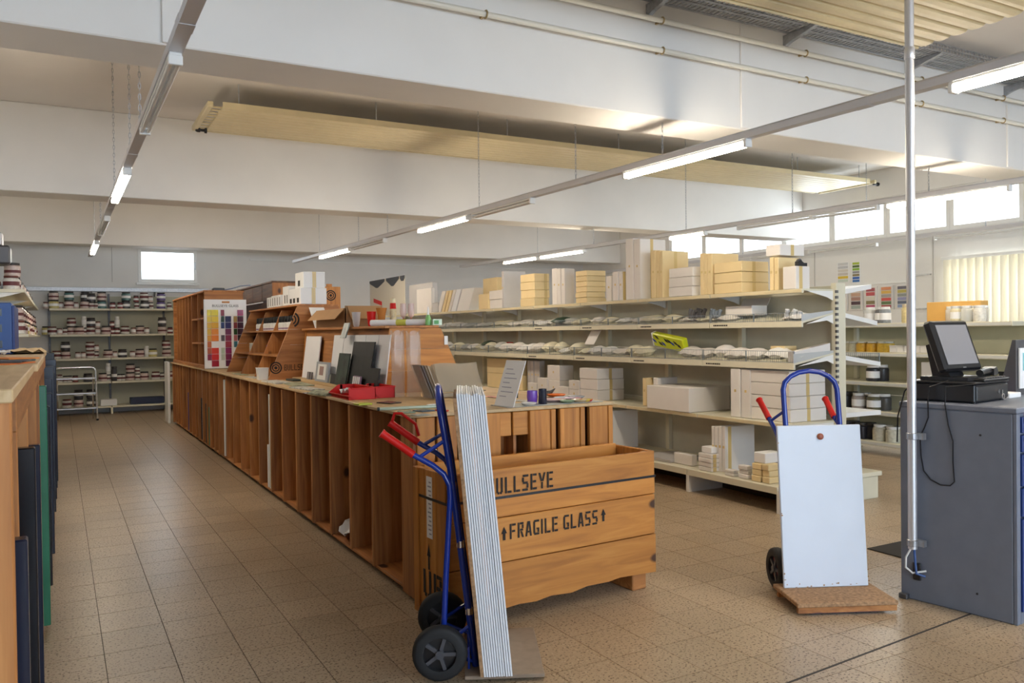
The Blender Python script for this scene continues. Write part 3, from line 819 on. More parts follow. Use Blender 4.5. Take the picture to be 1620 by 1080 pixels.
# ---------------------------------------------------------------- tile display rack, double sided
t = thing('tile_display', 'pine A-frame display rack holding white and black sample tiles', 'display rack', (2.5, 7.25, CZT))
ty0, ty1, tzt = 6.0, 8.45, 1.605
fx2 = lambda z: 2.17 + (z - CZT) * .05 / .5
bx2 = lambda z: 2.90 - (z - CZT) * .45
for a, b in ((CZT, 1.27), (1.27, 1.44), (1.44, tzt)):
    part('side_plank', MB().prism([(fx2(a) + .02, a + .001), (bx2(a), a + .001), (bx2(b), b - .001), (fx2(b) + .02, b - .001)], 1, ty0, ty0 + .024), crate_x, t)
    part('side_plank', MB().prism([(fx2(a) + .02, a + .001), (bx2(a), a + .001), (bx2(b), b - .001), (fx2(b) + .02, b - .001)], 1, ty1 - .024, ty1), crate_x, t)
part('top_rail', MB().box(2.245, 2.27, ty0 + .03, ty1, 1.50, tzt, .004), pine_y, t)
part('back_board', MB().prism([(fx2(CZT) + .04, CZT), (fx2(CZT) + .055, CZT), (fx2(1.5) + .055, 1.5), (fx2(1.5) + .04, 1.5)], 1, ty0 + .024, ty1 - .024), pine_y, t)
part('top_board', MB().box(2.2, 2.66, ty0, ty1, tzt, tzt + .02, .004), pine_y, t)
part('tile_ledge', MB().box(2.10, 2.20, ty0 + .3, ty1 + .02, CZT, CZT + .028, .004), ply, t)


def leaner(name, label, cat, y0, y1, z1, m, x=2.165, lean=.13, th=.01, z0=None, group=None, skew=0.0):
    z0 = CZT + .03 if z0 is None else z0
    h = z1 - z0
    mb = MB().prism([(x, z0), (x + th, z0), (x + th + h * lean, z1), (x + h * lean, z1)], 1, y0, y1)
    if skew: mb.v = [(v[0], v[1] - (v[2] - z0) * skew, v[2]) for v in mb.v]
    return solo(name, mb, m, label, cat, group)


YT = lambda px, py=600: at(px, py, 0, 2.17).y
leaner('sample_tile', 'tall white sample tile at the left end of the tile display', 'tile', YT(501), YT(478.5), 1.545, wboard)
leaner('sample_tile', 'low white sample tile beside the tall left one on the tile display', 'tile', YT(521), YT(502), 1.29, wboard)
xs = [521, 537, 552.5, 571, 591, 609]
for k in range(5):
    leaner('sample_tile', 'tall white sample tile of the close-set run on the display, %s from the left' % ORD[k], 'tile', YT(xs[k + 1]), YT(xs[k]) - .012, 1.555, wboard)
blk = mat('black_glass_tile', (.009, .010, .012), .5, var=.5, scale=14)
grn = mat('dark_green_marbled_tile', (.022, .04, .03), .45, var=.8, scale=10)
leaner('sample_tile', 'large black marbled sample tile in front of the white tiles', 'tile', YT(591, 612), YT(558.5, 612), 1.50, blk, 2.115, .15, skew=.12)
leaner('sample_tile', 'dark green marbled sample tile left of the large black tile', 'tile', YT(560, 610), YT(543, 610), 1.40, grn, 2.09, .15, skew=.12)
leaner('sample_tile', 'small black sample tile left of the dark green tile', 'tile', YT(547, 608), YT(534, 608), 1.215, blk, 2.10, .14)
leaner('sample_tile', 'medium black sample tile at the right end of the display', 'tile', YT(610, 613), YT(594, 613), 1.30, blk, 2.10, .14)
leaner('sample_tile', 'tiny pale green sample tile beside the picture frame', 'tile', YT(537, 606), YT(526, 606), 1.20, col(.5, .53, .44), 2.12, .13)
leaner('sample_tile', 'narrow grey sample strip leaning on the low white tile, left one', 'tile', YT(496.5, 600), YT(493, 600), 1.20, col(.18, .17, .18), 2.12, .13)
leaner('sample_tile', 'narrow grey sample strip leaning on the low white tile, right one', 'tile', YT(500.5, 601), YT(498, 601), 1.20, col(.12, .11, .12), 2.12, .13)
f = leaner('picture_frame', 'small silver picture frame with a pink photo on the tile display', 'picture frame', YT(529, 604), YT(509.5, 604), 1.31, mat('silver_frame', (.42, .45, .5), .35, .3), 2.10, .13, .018)
def lean_panel(name, y0, y1, za, zb_, m, par, x=2.098, lean=.13, z0=CZT + .03):
    part(name, MB().prism([(x + (za - z0) * lean, za), (x + .004 + (za - z0) * lean, za), (x + .004 + (zb_ - z0) * lean, zb_), (x + (zb_ - z0) * lean, zb_)], 1, y0, y1), m, par)
ya, yb = YT(529, 604), YT(509.5, 604)
lean_panel('mount', ya + .06, yb - .07, 1.15, 1.29, whitem, f)
lean_panel('photo', ya + .14, yb - .14, 1.19, 1.27, col(.35, .22, .2), f, 2.094)
f = leaner('sample_tile', 'small purple and white striped tile in front of the large black tile', 'tile', YT(585, 614), YT(573, 614), 1.225, col(.32, .2, .3), 2.085, .13)
ya, yb = YT(585, 614), YT(573, 614)
for k in range(4): lean_panel('stripe', ya + .02 + k * (yb - ya) / 4, ya + .045 + k * (yb - ya) / 4, 1.135, 1.22, paper, f, 2.081)

# ---------------------------------------------------------------- big shipping crate in front of the counter
P0 = Vector((1.735, 3.835, 0)); P1 = Vector((3.153, 3.925, 0))
rz = math.atan2(P1.y - P0.y, P1.x - P0.x); CL = (P1 - P0).length; CD = .385
t = thing('shipping_crate', 'open pine shipping crate with black FRAGILE GLASS stencils', 'crate', tuple(P0), rz)
M = WM[t]; zb, zh = .10, .835
planks = [(zb, .331, .0), (.335, .573, .003), (.577, .681, .001), (.685, zh, .004)]
for k, (a, b, j) in enumerate(planks):
    if k == 0:   # splintered lower edge
        pts = [(0, b), (0, a - .005)] + [(CL * u, a - .012 + d * .8) for u, d in ((.1, .0), (.18, -.012), (.30, .004), (.38, -.004), (.45, .012), (.55, .0), (.63, .022), (.74, .018), (.8, .03), (1.0, .014))] + [(CL, b)]
        part('plank', MB().prism(pts, 1, -.001, .024, M), crate_x, t)
    else: part('plank', MB().box(-.0 + j, CL - j, -j * .5, .024, a, b, .004, M), crate_x, t)
    part('plank', MB().box(0, CL, CD - .024, CD, max(a, zb + .02), b, .004, M), crate_x, t)
part('inner_board', MB().box(.03, CL - .03, CD - .06, CD - .026, .15, zh + .012, .004, M), crate_x, t)
for s in (0, 1):
    x0, x1 = (0, .026) if s == 0 else (CL - .026, CL)
    for a, b in ((.024, .125), (.128, .26), (.263, CD - .024)):
        part('end_plank', MB().box(x0 - (.0 if s else .002), x1, a, b, .05 if s == 0 else zb, zh, .003, M), crate_z, t)
    part('corner_post', MB().box(.026 if s == 0 else CL - .07, .07 if s == 0 else CL - .026, .024, .06, zb, zh - .004, .003, M), crate_z, t)
part('end_trim', MB().box(-.012, -.002, CD - .06, CD, .04, zh, .003, M), crate_z, t)
part('base_board', MB().box(.03, CL - .03, .03, CD - .03, zb + .02, zb + .04, M=M), crate_x, t)
for x in (.05, CL - .16): part('skid', MB().box(x, x + .11, .03, CD - .01, 0, zb, .006, M), pine_x, t)
part('packing_sheet', MB().box(.04, .32, .06, CD - .08, .70, .745, .004, M), mat('pale_green_foam', (.33, .62, .25), .8), t, label='pale green packing sheet')
zs = .676
part('strap', MB().box(-.004, CL + .002, -.004, -.001, zs, zs + .014, M=M).box(-.006, -.003, -.004, CD, zs, zs + .014, M=M).box(CL + .001, CL + .003, -.004, CD, zs, zs + .014, M=M), black, t)
R3 = M.to_3x3(); ex_, ey_, ez_ = R3 @ Vector((1, 0, 0)), R3 @ Vector((0, 1, 0)), Vector((0, 0, 1))
mb = []
stencil(mb, 'BULLSEYE', M @ Vector((.235, -.004, .702)), ex_, ez_, .088, .80, .2)
fw = stencil(MB(), 'FRAGILE GLASS', (0, 0, 0), (1, 0, 0), (0, 0, 1), .082, .80, .2)
stencil(mb, 'FRAGILE GLASS', M @ Vector((.372, -.003, .452)), ex_, ez_, .082, .80, .2)
stencil(mb, '^', M @ Vector((.372 + fw + .022, -.003, .462)), ex_, ez_, .072, 1.0)
stencil(mb, '^', M @ Vector((.328, -.003, .452)), ex_, ez_, .072, 1.0)
for g_ in mb: part('stencil_letter', g_, ink, t)
mb = []
stencil(mb, '^', M @ Vector((-.0025, .225, .298)), -ey_, ez_, .145, .55)
stencil(mb, 'UP', M @ Vector((-.0025, .285, .147)), -ey_, ez_, .145, 1.1, .18)
for g_ in mb: part('stencil_letter', g_, ink, t)
part('packing_label', MB().box(-.0045, -.0025, .17, .235, .47, .80, M=M), paper, t, label='white printed packing label')
lm = col(.35, .35, .4)
mb = MB()
for k in range(13): mb.box(-.0052, -.0045, .18, .205 + .02 * ((k * 7) % 3) / 3, .49 + k * .023, .498 + k * .023, M=M)
part('label_print', mb, lm, t)


# ---------------------------------------------------------------- hand trucks
def hand_truck(label, loc, rz, platform_m, guard, hubm=None, wy=.24):
    t = thing('hand_truck', label, 'hand truck', loc, rz)
    L = lambda n, mb, m, s=True, lab=None: lpart(n, mb, m, t, s, lab)
    for s in (-1, 1):
        Mw = Matrix.Translation((0, s * wy, .125)) @ Matrix.Rotation(PI / 2, 4, 'X')
        tyre = L('tyre', MB().lathe([(.075, -.03), (.105, -.034), (.119, -.026), (.1245, -.012), (.1245, .012), (.119, .026), (.105, .034), (.075, .03), (.072, .0), (.075, -.03)], 28, M=Mw, cap=False), rubber)
        lpart('wheel_hub', MB().lathe([(.02, -.012), (.074, -.008), (.074, .008), (.02, .012)], 24, M=Mw), hubm or black, tyre, True)
        mb = MB()
        for k in range(5):
            a = 2 * PI * k / 5; mb.box(.018, .073, -.008, .008, -.024, .024, M=Mw @ Matrix.Rotation(a, 4, 'Z'))
        mb.lathe([(.02, -.034), (.02, .034)], 12, M=Mw)
        lpart('spokes', mb, mat('dark_grey_plastic', (.075, .075, .085), .35), tyre)
        # handle tube from the axle up and bent back to the grip
        y = s * .205; yb = s * min(.205, wy - .05)
        pts = [(.015, yb, .125), (.02, yb, .27), (.03, (y + yb) / 2, .45), (.055, y, .82), (.052, y, .875), (.028, y, .925), (-.02, y, .965), (-.115, y, 1.02), (-.245, y * 1.04, 1.115)]
        h = L('handle_tube', MB().tube(pts, .0135, 10), blue_t)
        lpart('grip', MB().tube([(-.108, y, 1.016), (-.15, y * 1.01, 1.047), (-.236, y * 1.035, 1.109), (-.25, y * 1.04, 1.119)], [.0185, .018, .018, .022], 10), redp, h, True)
        if guard and s > 0:
            lpart('knuckle_guard', MB().tube([(-.235, y, 1.13), (-.225, y, 1.165), (-.19, y, 1.165), (-.12, y, 1.11), (-.105, y, 1.05)], .008, 8), redp, h, True)
        L('brace', MB().tube([(-.085, y, 1.003), (.037, y * .81, 1.075)], .009, 8), blue_t)
        L('brace', MB().tube([(.0, yb, .125), (.14, s * .165, .22)], .009, 8), blue_t)
        L('foot_strut', MB().tube([(.0, yb, .11), (.155, s * .165, .05)], .009, 8), blue_t)
    L('axle', MB().tube([(0, -wy, .125), (0, wy, .125)], .01, 10), steel_d)
    # main loop frame
    fr = lambda z: .165 - z * .115 if z < .95 else .165 - .109 - (z - .95) * .16
    a = [(fr(z), -.165, z) for z in (.02, .3, .6, .95, 1.1, 1.2)]
    top = [(fr(1.2 + .1 * math.sin(k * PI / 8)), -.165 + .165 * (1 - math.cos(k * PI / 8)), 1.2 + .11 * math.sin(k * PI / 8)) for k in range(1, 8)]
    b = [(p[0], -p[1], p[2]) for p in a[::-1]]
    L('frame_loop', MB().tube(a + top + b, .0155, 12), blue_t)
    for z in (.22, .52, .82): L('cross_bar', MB().tube([(fr(z), -.165, z), (fr(z), .165, z)], .011, 8), blue_t)
    for z in (.27, .58): L('clamp_band', MB().lathe([(.0175, 0), (.0175, .03)], 12, fr(z), -.165, z), chrome)
    L('toe_plate', MB().box(.13, .44, -.2, .2, .004, .012).box(.125, .135, -.2, .2, .004, .13), blue_t, False)
    if platform_m:
        p = L('platform', MB().box(.11, .47, -.275, .29, .045, .07, .004), chip, False)
        lpart('platform_rail', MB().box(.44, .465, -.27, .285, .013, .045, .002), pine_x, p)
        lpart('platform_rail', MB().box(.16, .185, -.27, .285, .013, .045, .002), pine_x, p)
    else:
        L('platform', MB().box(.11, .47, -.28, .30, .012, .03, .003), mat('grey_brown_board', (.27, .2, .14), .7, var=.12, scale=20), False)
    return t


tr1 = hand_truck('blue hand truck with red grips loaded with a stack of white panels', (1.585, 3.60, 0), math.radians(-25.5), False, True)
tr2 = hand_truck('blue hand truck with a white board, standing before the white gondola', (3.94, 3.44, 0), math.radians(-115.5), True, False, mat('dark_red_hub', (.22, .012, .01), .4), .20)
# stack of white coated panels standing on the first truck
M1 = WM[tr1]
def slab_on(M, x0, th, y0, y1, z0, h, tilt, b=.001):
    mb = MB().box(0, th, y0, y1, 0, h, b)
    mb.v = [tuple(M @ Vector((x0 + v[0] - v[2] * tilt, v[1], z0 + v[2]))) for v in mb.v]
    return mb
xb = .18
solo('backing_board', slab_on(M1, xb, .016, -.30, .28, .031, 1.245, .085), chip, 'brown chipboard sheet behind the white panels on the hand truck', 'board')
xb += .0165; NP = 12
for k in range(NP):
    th = .0086
    solo('coated_sheet', slab_on(M1, xb, th, -.30 + random.uniform(-.003, .003), .27, .031, 1.262 + random.uniform(-.006, .006), .085, .0008), wboard,
         'thin white coated sheet on the hand truck, %s from the brown chipboard' % ORD[k], 'sheet', 'white sheets stacked on the blue hand truck')
    xb += th + .0022
# white board on the second truck
M2 = WM[tr2]
b2 = slab_on(M2, .19, .018, -.245, .255, .071, .925, .095, .004)
t = solo('white_board', b2, mat('worn_white_board', (.66, .72, .82), .45, var=.02, scale=5), 'blank white board with one brown knob leaning on the second hand truck', 'board')
kn = MB().lathe([(.019, 0), (.019, .006), (.014, .01)], 16, M=M2 @ Matrix.Translation((.209 - .86 * .095, .01, .071 + .86)) @ Matrix.Rotation(PI / 2 - .095, 4, 'Y'))
part('knob', kn, mat('brown_knob', (.28, .07, .03), .4), t, True)
# chips in the white edge of the board
mb = MB(); random.seed(11)
for k in range(22):
    u = random.uniform(-.23, .25); z = random.choice([random.uniform(0, .02), random.uniform(0, .1), random.uniform(0, .9)])
    u = u if z < .02 else random.choice([-.243, .252])
    mb.box(.2085 - z * .095, .2092 - z * .095, u, u + random.uniform(.004, .012), .072 + z, .075 + z + random.uniform(0, .006), M=M2)
part('edge_chips', mb, chip, t)

# ---------------------------------------------------------------- till cabinet and till
rzc = math.radians(8.4)
t = thing('till_cabinet', 'slate grey steel drawer cabinet with blue drawers under the till', 'cabinet', (4.35, 2.45, 0), rzc); cab = t
lp = lambda n, mb, m, par=None, s=False, lab=None: lpart(n, mb, m, par or cab, s, lab)
CW, CDp, CHt = 1.02, .62, 1.125
lp('body', MB().box(0, CW, .02, CDp, .0, CHt - .02, .006), grey_c)
lp('top', MB().box(-.004, CW + .004, -.004, CDp + .004, CHt - .02, CHt + .012, .006), grey_c)
lp('front_frame', MB().box(0, .04, 0, .02, 0, CHt - .02, .003).box(CW - .04, CW, 0, .02, 0, CHt - .02, .003).box(.04, CW - .04, 0, .02, 0, .06), grey_c)
zz = [(1.0, 1.09), (.90, .995), (.72, .895), (.56, .715), (.06, .555)]
for k, (a, b) in enumerate(zz):
    d = lp('drawer' if k < 4 else 'door', MB().box(.043, CW - .043, -.012, .02, a + .004, b - .004, .004), blue_p)
    if k < 4: lp('handle', MB().box(.05, CW - .05, -.03, -.012, b - .034, b - .006, .006), mat('cream_handle', (.75, .68, .48), .35), d)
    else: lp('lock', MB().lathe([(.014, 0), (.014, .012), (.009, .014)], 12, M=Matrix.Translation((.09, -.012, .38)) @ Matrix.Rotation(PI / 2, 4, 'X')), chrome, d, True)
lp('badge', MB().box(.055, .085, -.014, -.012, 1.094, 1.108), redp)
for y, z in ((.18, .98), (.2, .12)): lp('screw', MB().lathe([(.006, 0), (.006, .003)], 8, M=Matrix.Translation((0, y, z)) @ Matrix.Rotation(-PI / 2, 4, 'Y')), black)
lp('foot', MB().box(-.03, .02, CDp - .05, CDp, 0, .03, .004), steel_d)
lp('socket_plate', MB().box(-.012, 0, .50, .545, .12, .22, .004), black)
Mc = WM[cab]; zt = CHt + .012
# thin dark patch laid on the floor behind
solo('floor_patch', MB().box(4.97, 6.3, 3.25, 3.84, .0005, .008, .003), mat('charcoal_patch', (.035, .033, .03), .95), 'thin dark patch on the floor beside the till cabinet', 'mat')
t = thing('cash_drawer', 'black cash drawer with a key on the grey cabinet', 'cash drawer', tuple(Mc @ Vector((.32, .42, zt))), rzc)
lpart('body', MB().box(-.22, .20, -.17, .20, .006, .105, .006), black, t)
lpart('lid', MB().box(-.225, .205, -.178, .205, .105, .118, .004), black, t)
lpart('front_panel', MB().box(-.21, .19, -.178, -.17, .015, .095, .004), mat('black_satin', (.018, .018, .02), .28), t)
lpart('lock', MB().lathe([(.012, 0), (.012, .01)], 12, M=Matrix.Translation((.05, -.178, .055)) @ Matrix.Rotation(PI / 2, 4, 'X')), chrome, t, True)
lpart('key', MB().box(.046, .054, -.205, -.188, .045, .065).tube([(.05 + .014 * math.cos(a), -.208, .03 + .014 * math.sin(a)) for a in [k * PI / 5 for k in range(10)]], .003, 5, True), chrome, t)
for x in (-.19, .17):
    for y in (-.15, .17): lpart('foot', MB().lathe([(.012, 0), (.012, .006)], 8, x, y, 0), rubber, t)
zd = zt + .118
# touch screen till
t = thing('till_screen', 'black touch screen till monitor with grey display on the cash drawer', 'monitor', tuple(Mc @ Vector((.29, .46, zd))), rzc + math.radians(-6))
tl = Matrix.Translation((0.02, -.06, .055)) @ Matrix.Rotation(math.radians(-19), 4, 'X')
lpart('stand_base', MB().prism([(-.13, -.17), (.13, -.17), (.15, .10), (-.15, .10)], 2, .001, .022), black, t)
lpart('stand_neck', MB().prism([(-.03, .02), (.08, .02), (.12, .20), (.06, .22)], 0, -.06, .08), black, t)
b = lpart('screen_housing', MB().box(-.185, .185, -.012, .045, 0, .305, .012, tl), black, t)
lpart('display', MB().box(-.155, .155, -.0145, -.011, .035, .275, M=tl), mat('grey_display', (.23, .23, .25), .2), b, label='blank grey display')
lpart('logo_mark', MB().box(-.015, .015, -.0142, -.012, .012, .018, M=tl), galv, b)
t = thing('till_keyboard', 'flat black keyboard tray in front of the till screen', 'keyboard', tuple(Mc @ Vector((.36, .34, zd))), rzc)
lpart('tray', MB().box(-.16, .17, -.10, .11, 0, .012, .004), black, t)
for k in range(3):
    for j in range(9): lpart('key', MB().box(-.145 + j * .034, -.116 + j * .034, -.085 + k * .04, -.052 + k * .04, .012, .019, .003), mat('key_black', (.03, .03, .033), .5), t)
t = thing('barcode_scanner', 'black handheld scanner lying below the till screen', 'scanner', tuple(Mc @ Vector((.45, .34, zd + .02))), rzc + .15)
lpart('handle', MB().tube([(-.12, 0, .02), (-.04, .0, .022), (.06, -.01, .026)], [.02, .018, .02], 10), black, t, True)
lpart('head', MB().prism([(.04, 0), (.12, 0), (.14, .02), (.10, .05), (.04, .04)], 1, -.035, .03), black, t)
def side(px, py, off=-.008):
    r = Mc.to_3x3().inverted() @ ray(px, py); o = Mc.inverted() @ Vector((0, 0, EYE)); return Mc @ (o + r * ((off - o.x) / r.x))
loop = [(1496, 612), (1495, 640), (1500, 672), (1507.5, 698), (1507.5, 730), (1510, 762), (1503, 768), (1488, 767), (1472, 758), (1461, 744), (1457, 720), (1455.5, 690), (1462, 677), (1468.5, 660), (1468, 636), (1470, 612)]
mb = MB().tube([Mc @ Vector((.11, .2, zd))] + [side(*p) for p in loop] + [Mc @ Vector((.12, .4, zd + .004))], .0035, 6)
solo('cable', mb, black, 'thin black cable looping down the side of the grey cabinet', 'cable', smooth=True)
solo('cable', MB().tube([Mc @ Vector(p) for p in ((.1, .6, zd + .004), (-.005, .52, zt + .14), (-.02, .58, zt + .06), (-.012, .625, 1.05), (-.012, .63, .9))], .004, 6), black, 'thin black cable bent over the rear corner of the till', 'cable', smooth=True)
# items on the right of the till
t = thing('brochure_stand', 'slanted brochure stand with a printed leaflet at the right edge', 'stand', (5.27, 2.92, zt), rzc)
lpart('back', MB().prism([(0, 0), (.1, .0), (.02, .34), (.0, .34)], 0, -.13, .17), steel_d, t)
lpart('leaflet', MB().prism([(-.012, .04), (-.004, .04), (-.004, .29), (-.012, .29)], 0, -.10, .15), paper, t)
lpart('print', MB().box(-.06, .11, -.016, -.012, .15, .26), col(.25, .55, .6), t)
solo('card_box', MB().box(0, .16, 0, .1, 0, .03, .004, Mc @ Matrix.Translation((.58, .26, zt))), paper, 'white card box beside the cash drawer', 'box')
solo('purple_pad', MB().box(0, .15, 0, .12, 0, .05, .004, Mc @ Matrix.Translation((.60, .40, zt))), col(.35, .25, .6), 'pale purple pad beside the cash drawer', 'pad')
# ================================================================ white double-sided gondola
random.seed(21)
GY = [4.95 + 1.14 * k for k in range(10)]
t = thing('shelf_gondola', 'long ivory double-sided shop gondola with wire-fronted shelves', 'shelving', (6.05, 9.9, 0)); gon = t
XP0, XP1 = 5.99, 6.11
for y in GY:
    u = part('upright', MB().box(XP0, XP1, y - .03, y + .03, 0, 1.96, .004), shelf_m, t)
mb = MB()
for k in range(36): mb.box(XP0 - .001, XP0 + .004, 4.935 - .02, 4.935 + .0, .12 + k * .05, .145 + k * .05)
for k in range(36): mb.box(XP0 + .012, XP0 + .024, 4.918, 4.921, .12 + k * .05, .145 + k * .05)
part('upright_slots', mb, steel_d, t)
for y0, y1 in zip(GY, GY[1:]):
    for z0, z1 in ((.2, .78), (.785, 1.36), (1.365, 1.94)):
        part('back_panel', MB().box(6.04, 6.06, y0 + .03, y1 - .03, z0, z1, .003), shelf_back, t)


def fence(x, y0, y1, z0, h, par, step=.022, name='wire_fence'):
    mb = MB()
    n = int((y1 - y0) / step)
    for k in range(n + 1):
        y = y0 + (y1 - y0) * k / n; mb.box(x - .0012, x + .0012, y - .0012, y + .0012, z0, z0 + h)
    for z in (z0 + .006, z0 + h): mb.box(x - .0022, x + .0022, y0, y1, z - .0022, z + .0022)
    for y in (y0, (y0 + y1) / 2, y1): mb.box(x - .003, x + .003, y - .004, y + .004, z0 - .02, z0 + h + .004)
    part(name, mb, mat('blue_grey_wire', (.30, .36, .42), .35, .7), par)


LEV = [  # front X, z front (top of tray at front), z back, lip height, fence height
    (5.60, 1.905, 1.905, .035, 0), (5.59, 1.625, 1.70, .05, .075), (5.49, 1.265, 1.345, .055, .10), (5.42, .745, .745, .035, 0)]
for lv, (xf, zf, zbk, lip, fh) in enumerate(LEV):
    for b, (y0, y1) in enumerate(zip(GY, GY[1:])):
        a, c = y0 + .004, y1 - .004
        mb = MB().prism([(xf, zf - lip), (xf + .02, zf - lip), (xf + .02, zf - .016), (XP0, zbk - .016), (XP0, zbk), (xf + .006, zf), (xf, zf)], 1, a, c)
        s = part('shelf', mb, shelf_m, t)
        if fh: fence(xf + .012, a + .005, c - .005, zf, fh, s)
        if lv in (0, 3): part('price_strip', MB().box(xf - .003, xf, a + .01, c - .01, zf - lip + .004, zf - .004), cream, s)
        for e in ((a,) if b else (a, c)):
            part('bracket', MB().prism([(xf + .06, zf - lip * .5), (XP0, zbk - .01), (XP0, zbk - .10), (XP0 - .08, zbk - .07)], 1, e + .001, e + .006), whitem, s)
        if fh and b < 4:
            face_text(['MONTAGEBAND  Tüten', 'SORTIMENT'][0] if False else 'ARTIKEL  Tüten' if lv == 1 else 'Kleinteile', .036, (xf - .001, c - .06, zf - lip + .012), (0, -1, 0), (0, 0, 1), ink, s) if False else None
            mbp = MB(); rs = random.Random(b * 7 + lv); yy = c - .05
            for w_ in range(8):
                l = rs.uniform(.012, .024); mbp.box(xf - .0016, xf, yy - l, yy, zf - lip + .018, zf - lip + .031); yy -= l + .006
            part('price_label', mbp, ink, s)
        if fh: # shelf divider ends
            part('end_plate', MB().prism([(xf, zf), (XP0, zbk), (XP0, zbk + .02), (xf + .02, zf + fh * .8), (xf, zf + fh * .8)], 1, a, a + .003), mat('clear_grey', (.5, .52, .52), .3), s) if b == 0 else None
for b, (y0, y1) in enumerate(zip(GY, GY[1:])):
    s = part('base_deck', MB().box(5.28, XP0, y0 + .004, y1 - .004, .195, .225, .004).box(5.28, 5.30, y0 + .004, y1 - .004, .165, .2), shelf_m, t)
    part('base_foot', MB().prism([(5.29, .0), (XP0, .0), (XP0, .195), (5.29, .195)], 1, y0 - .02, y0 + .02), whitem, t)
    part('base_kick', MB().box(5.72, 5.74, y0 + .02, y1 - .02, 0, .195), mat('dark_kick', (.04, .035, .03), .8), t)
# back side, seen past the end post
for (z0, zb_, xr, fh) in ((1.955, 1.90, 6.50, 0), (1.62, 1.70, 6.58, 0), (1.245, 1.32, 6.62, .08), (.80, .80, 6.62, 0)):
    for b, (y0, y1) in enumerate(zip(GY[:3], GY[1:4])):
        s = part('rear_shelf', MB().prism([(XP1, zb_ - .04), (xr, z0 - .04), (xr, z0), (XP1, zb_)], 1, y0 + .004, y1 - .004), whitem, t)
        if fh: fence(xr - .01, y0 + .01, y1 - .01, z0, fh, s)
part('rear_base_deck', MB().box(XP1, 6.60, 4.93, 6.08, .205, .245, .004).box(XP1, 6.57, 4.95, 6.05, 0, .2, .003), shelf_m, t)


# ---------------------------------------------------------------- cartons
def carton(name, label, x0, x1, y0, y1, z0, z1, m, tape=None, group=None, dot=False, cat='box', seams=0):
    t = thing(name, label, cat, ((x0 + x1) / 2, (y0 + y1) / 2, z0), 0, group)
    part('body', MB().box(x0, x1, y0, y1, z0 + .0005, z1, min(.005, (y1 - y0) * .15)), m, t)
    part('lid', MB().box(x0 - .001, x1 + .001, y0 - .001, y1 + .001, z1 - min(.02, (z1 - z0) * .3), z1 + .001, .002), m, t) if seams else None
    if tape:
        xm = x0 + (x1 - x0) * tape
        part('tape', MB().box(xm - .02, xm + .02, y0 - .0015, y0, z0 + .001, z1 - .001), tape_m, t)
    if dot: part('sticker', MB().box(x0 - .0012, x0, (y0 + y1) / 2 - .012, (y0 + y1) / 2 + .012, z1 - (z1 - z0) * .45 - .012, z1 - (z1 - z0) * .45 + .012), tape_m, t)
    return t


def pbox(xf, z0, pa, pc, pb, ptop, xmax=5.98):
    """far edge, near corner and right edge of a box in photo pixels, front face on the plane X = xf, standing at z0"""
    yn = at(pc, ptop, 0, xf).y; yf = at(pa, ptop, 0, xf).y
    xb = min(xmax, at(pb, ptop, 1, yn).x); zt = at(pc, ptop, 0, xf).z
    if z0 == .747: zt = min(zt, 1.195)
    return xf, max(xb, xf + .06), yn, yf, z0, zt


def put(label, xf, z0, pa, pc, pb, ptop, m, n=1, tape=None, group=None, dot=False, words=None, xmax=5.98, gapz=.002):
    x0, x1, y0, y1, za, zt = pbox(xf, z0, pa, pc, pb, ptop, xmax)
    h = (zt - za) / n
    for k in range(n):
        j = random.uniform(-.006, .006) if n > 1 else 0
        lab = label if n == 1 else '%s, %s' % (label, 'bottom one' if k == 0 else 'top one' if k == n - 1 else 'middle one' if n == 3 else '%s from bottom' % ORD[k])
        carton('carton', lab, x0 + j, x1 + j, y0 + abs(j), y1, za + k * h, za + (k + 1) * h - gapz, m, tape, group, dot)


def slabs(label, xf, z0, pcs, pb, ptop, m, group=None, tape=None, xmax=5.98):
    n = len(pcs) - 1
    for k in range(n):
        x0, x1, y0, y1, za, zt = pbox(xf, z0, pcs[k], pcs[k + 1], pb, ptop, xmax)
        if k < n - 1: x1 = x0 + (pbox(xf, z0, pcs[-2], pcs[-1], pb, ptop, xmax)[1] - x0)
        lab = label if n == 1 else '%s, %s from left' % (label, ORD[k])
        carton('flat_carton', lab, x0 + random.uniform(-.006, .006), x1, y0 + .002, y1 - .002, za, zt + random.uniform(-.006, .006), m, tape if k == n - 1 else None, group, dot=True)


Z1, G = 1.907, 'cartons along the top of the gondola'
slabs('tall white flat carton on the gondola top', 5.62, Z1, (989.6, 1001.7, 1012.5), 1080, 377, carton_w, G, .45)
slabs('upright cream flat carton beside the tall white ones', 5.62, Z1, (1029.4, 1037, 1043, 1048), 1103, 396, carton_y, G, .5)
put('small off-white carton between the cream flat cartons', 5.61, Z1, 1058, 1096, 1109, 421, carton_w, 3, None, G)
slabs('upright cream flat carton left of the long cream stack', 5.63, Z1, (1107.5, 1113.6, 1119, 1127), 1170, 401, carton_y, G, None)
put('long cream carton in the big stack on the gondola top', 5.62, Z1, 1129, 1173, 1216, 412, carton_y, 3, .45, G)
slabs('upright cream flat carton near the gondola end', 5.64, Z1, (1217.5, 1224, 1231.6), 1265, 406, carton_y, G)
x0, x1, y0, y1, za, zt = pbox(5.66, Z1, 1207, 1218, 1265, 387)
carton('carton', 'grey-white carton lying on the upright cream cartons near the gondola end', 5.66, 5.97, pbox(5.64, Z1, 1217.5, 1231.6, 1265, 406)[2], pbox(5.64, Z1, 1209, 1231.6, 1265, 406)[3], Zat(1225, 406, 5.64) + .01, Zat(1225, 388, 5.64) + .01, carton_w, .5, G)
put('cream and grey carton at the very end of the gondola top', 5.62, Z1, 1238, 1259, 1281, 420, carton_w, 1, .35, G)
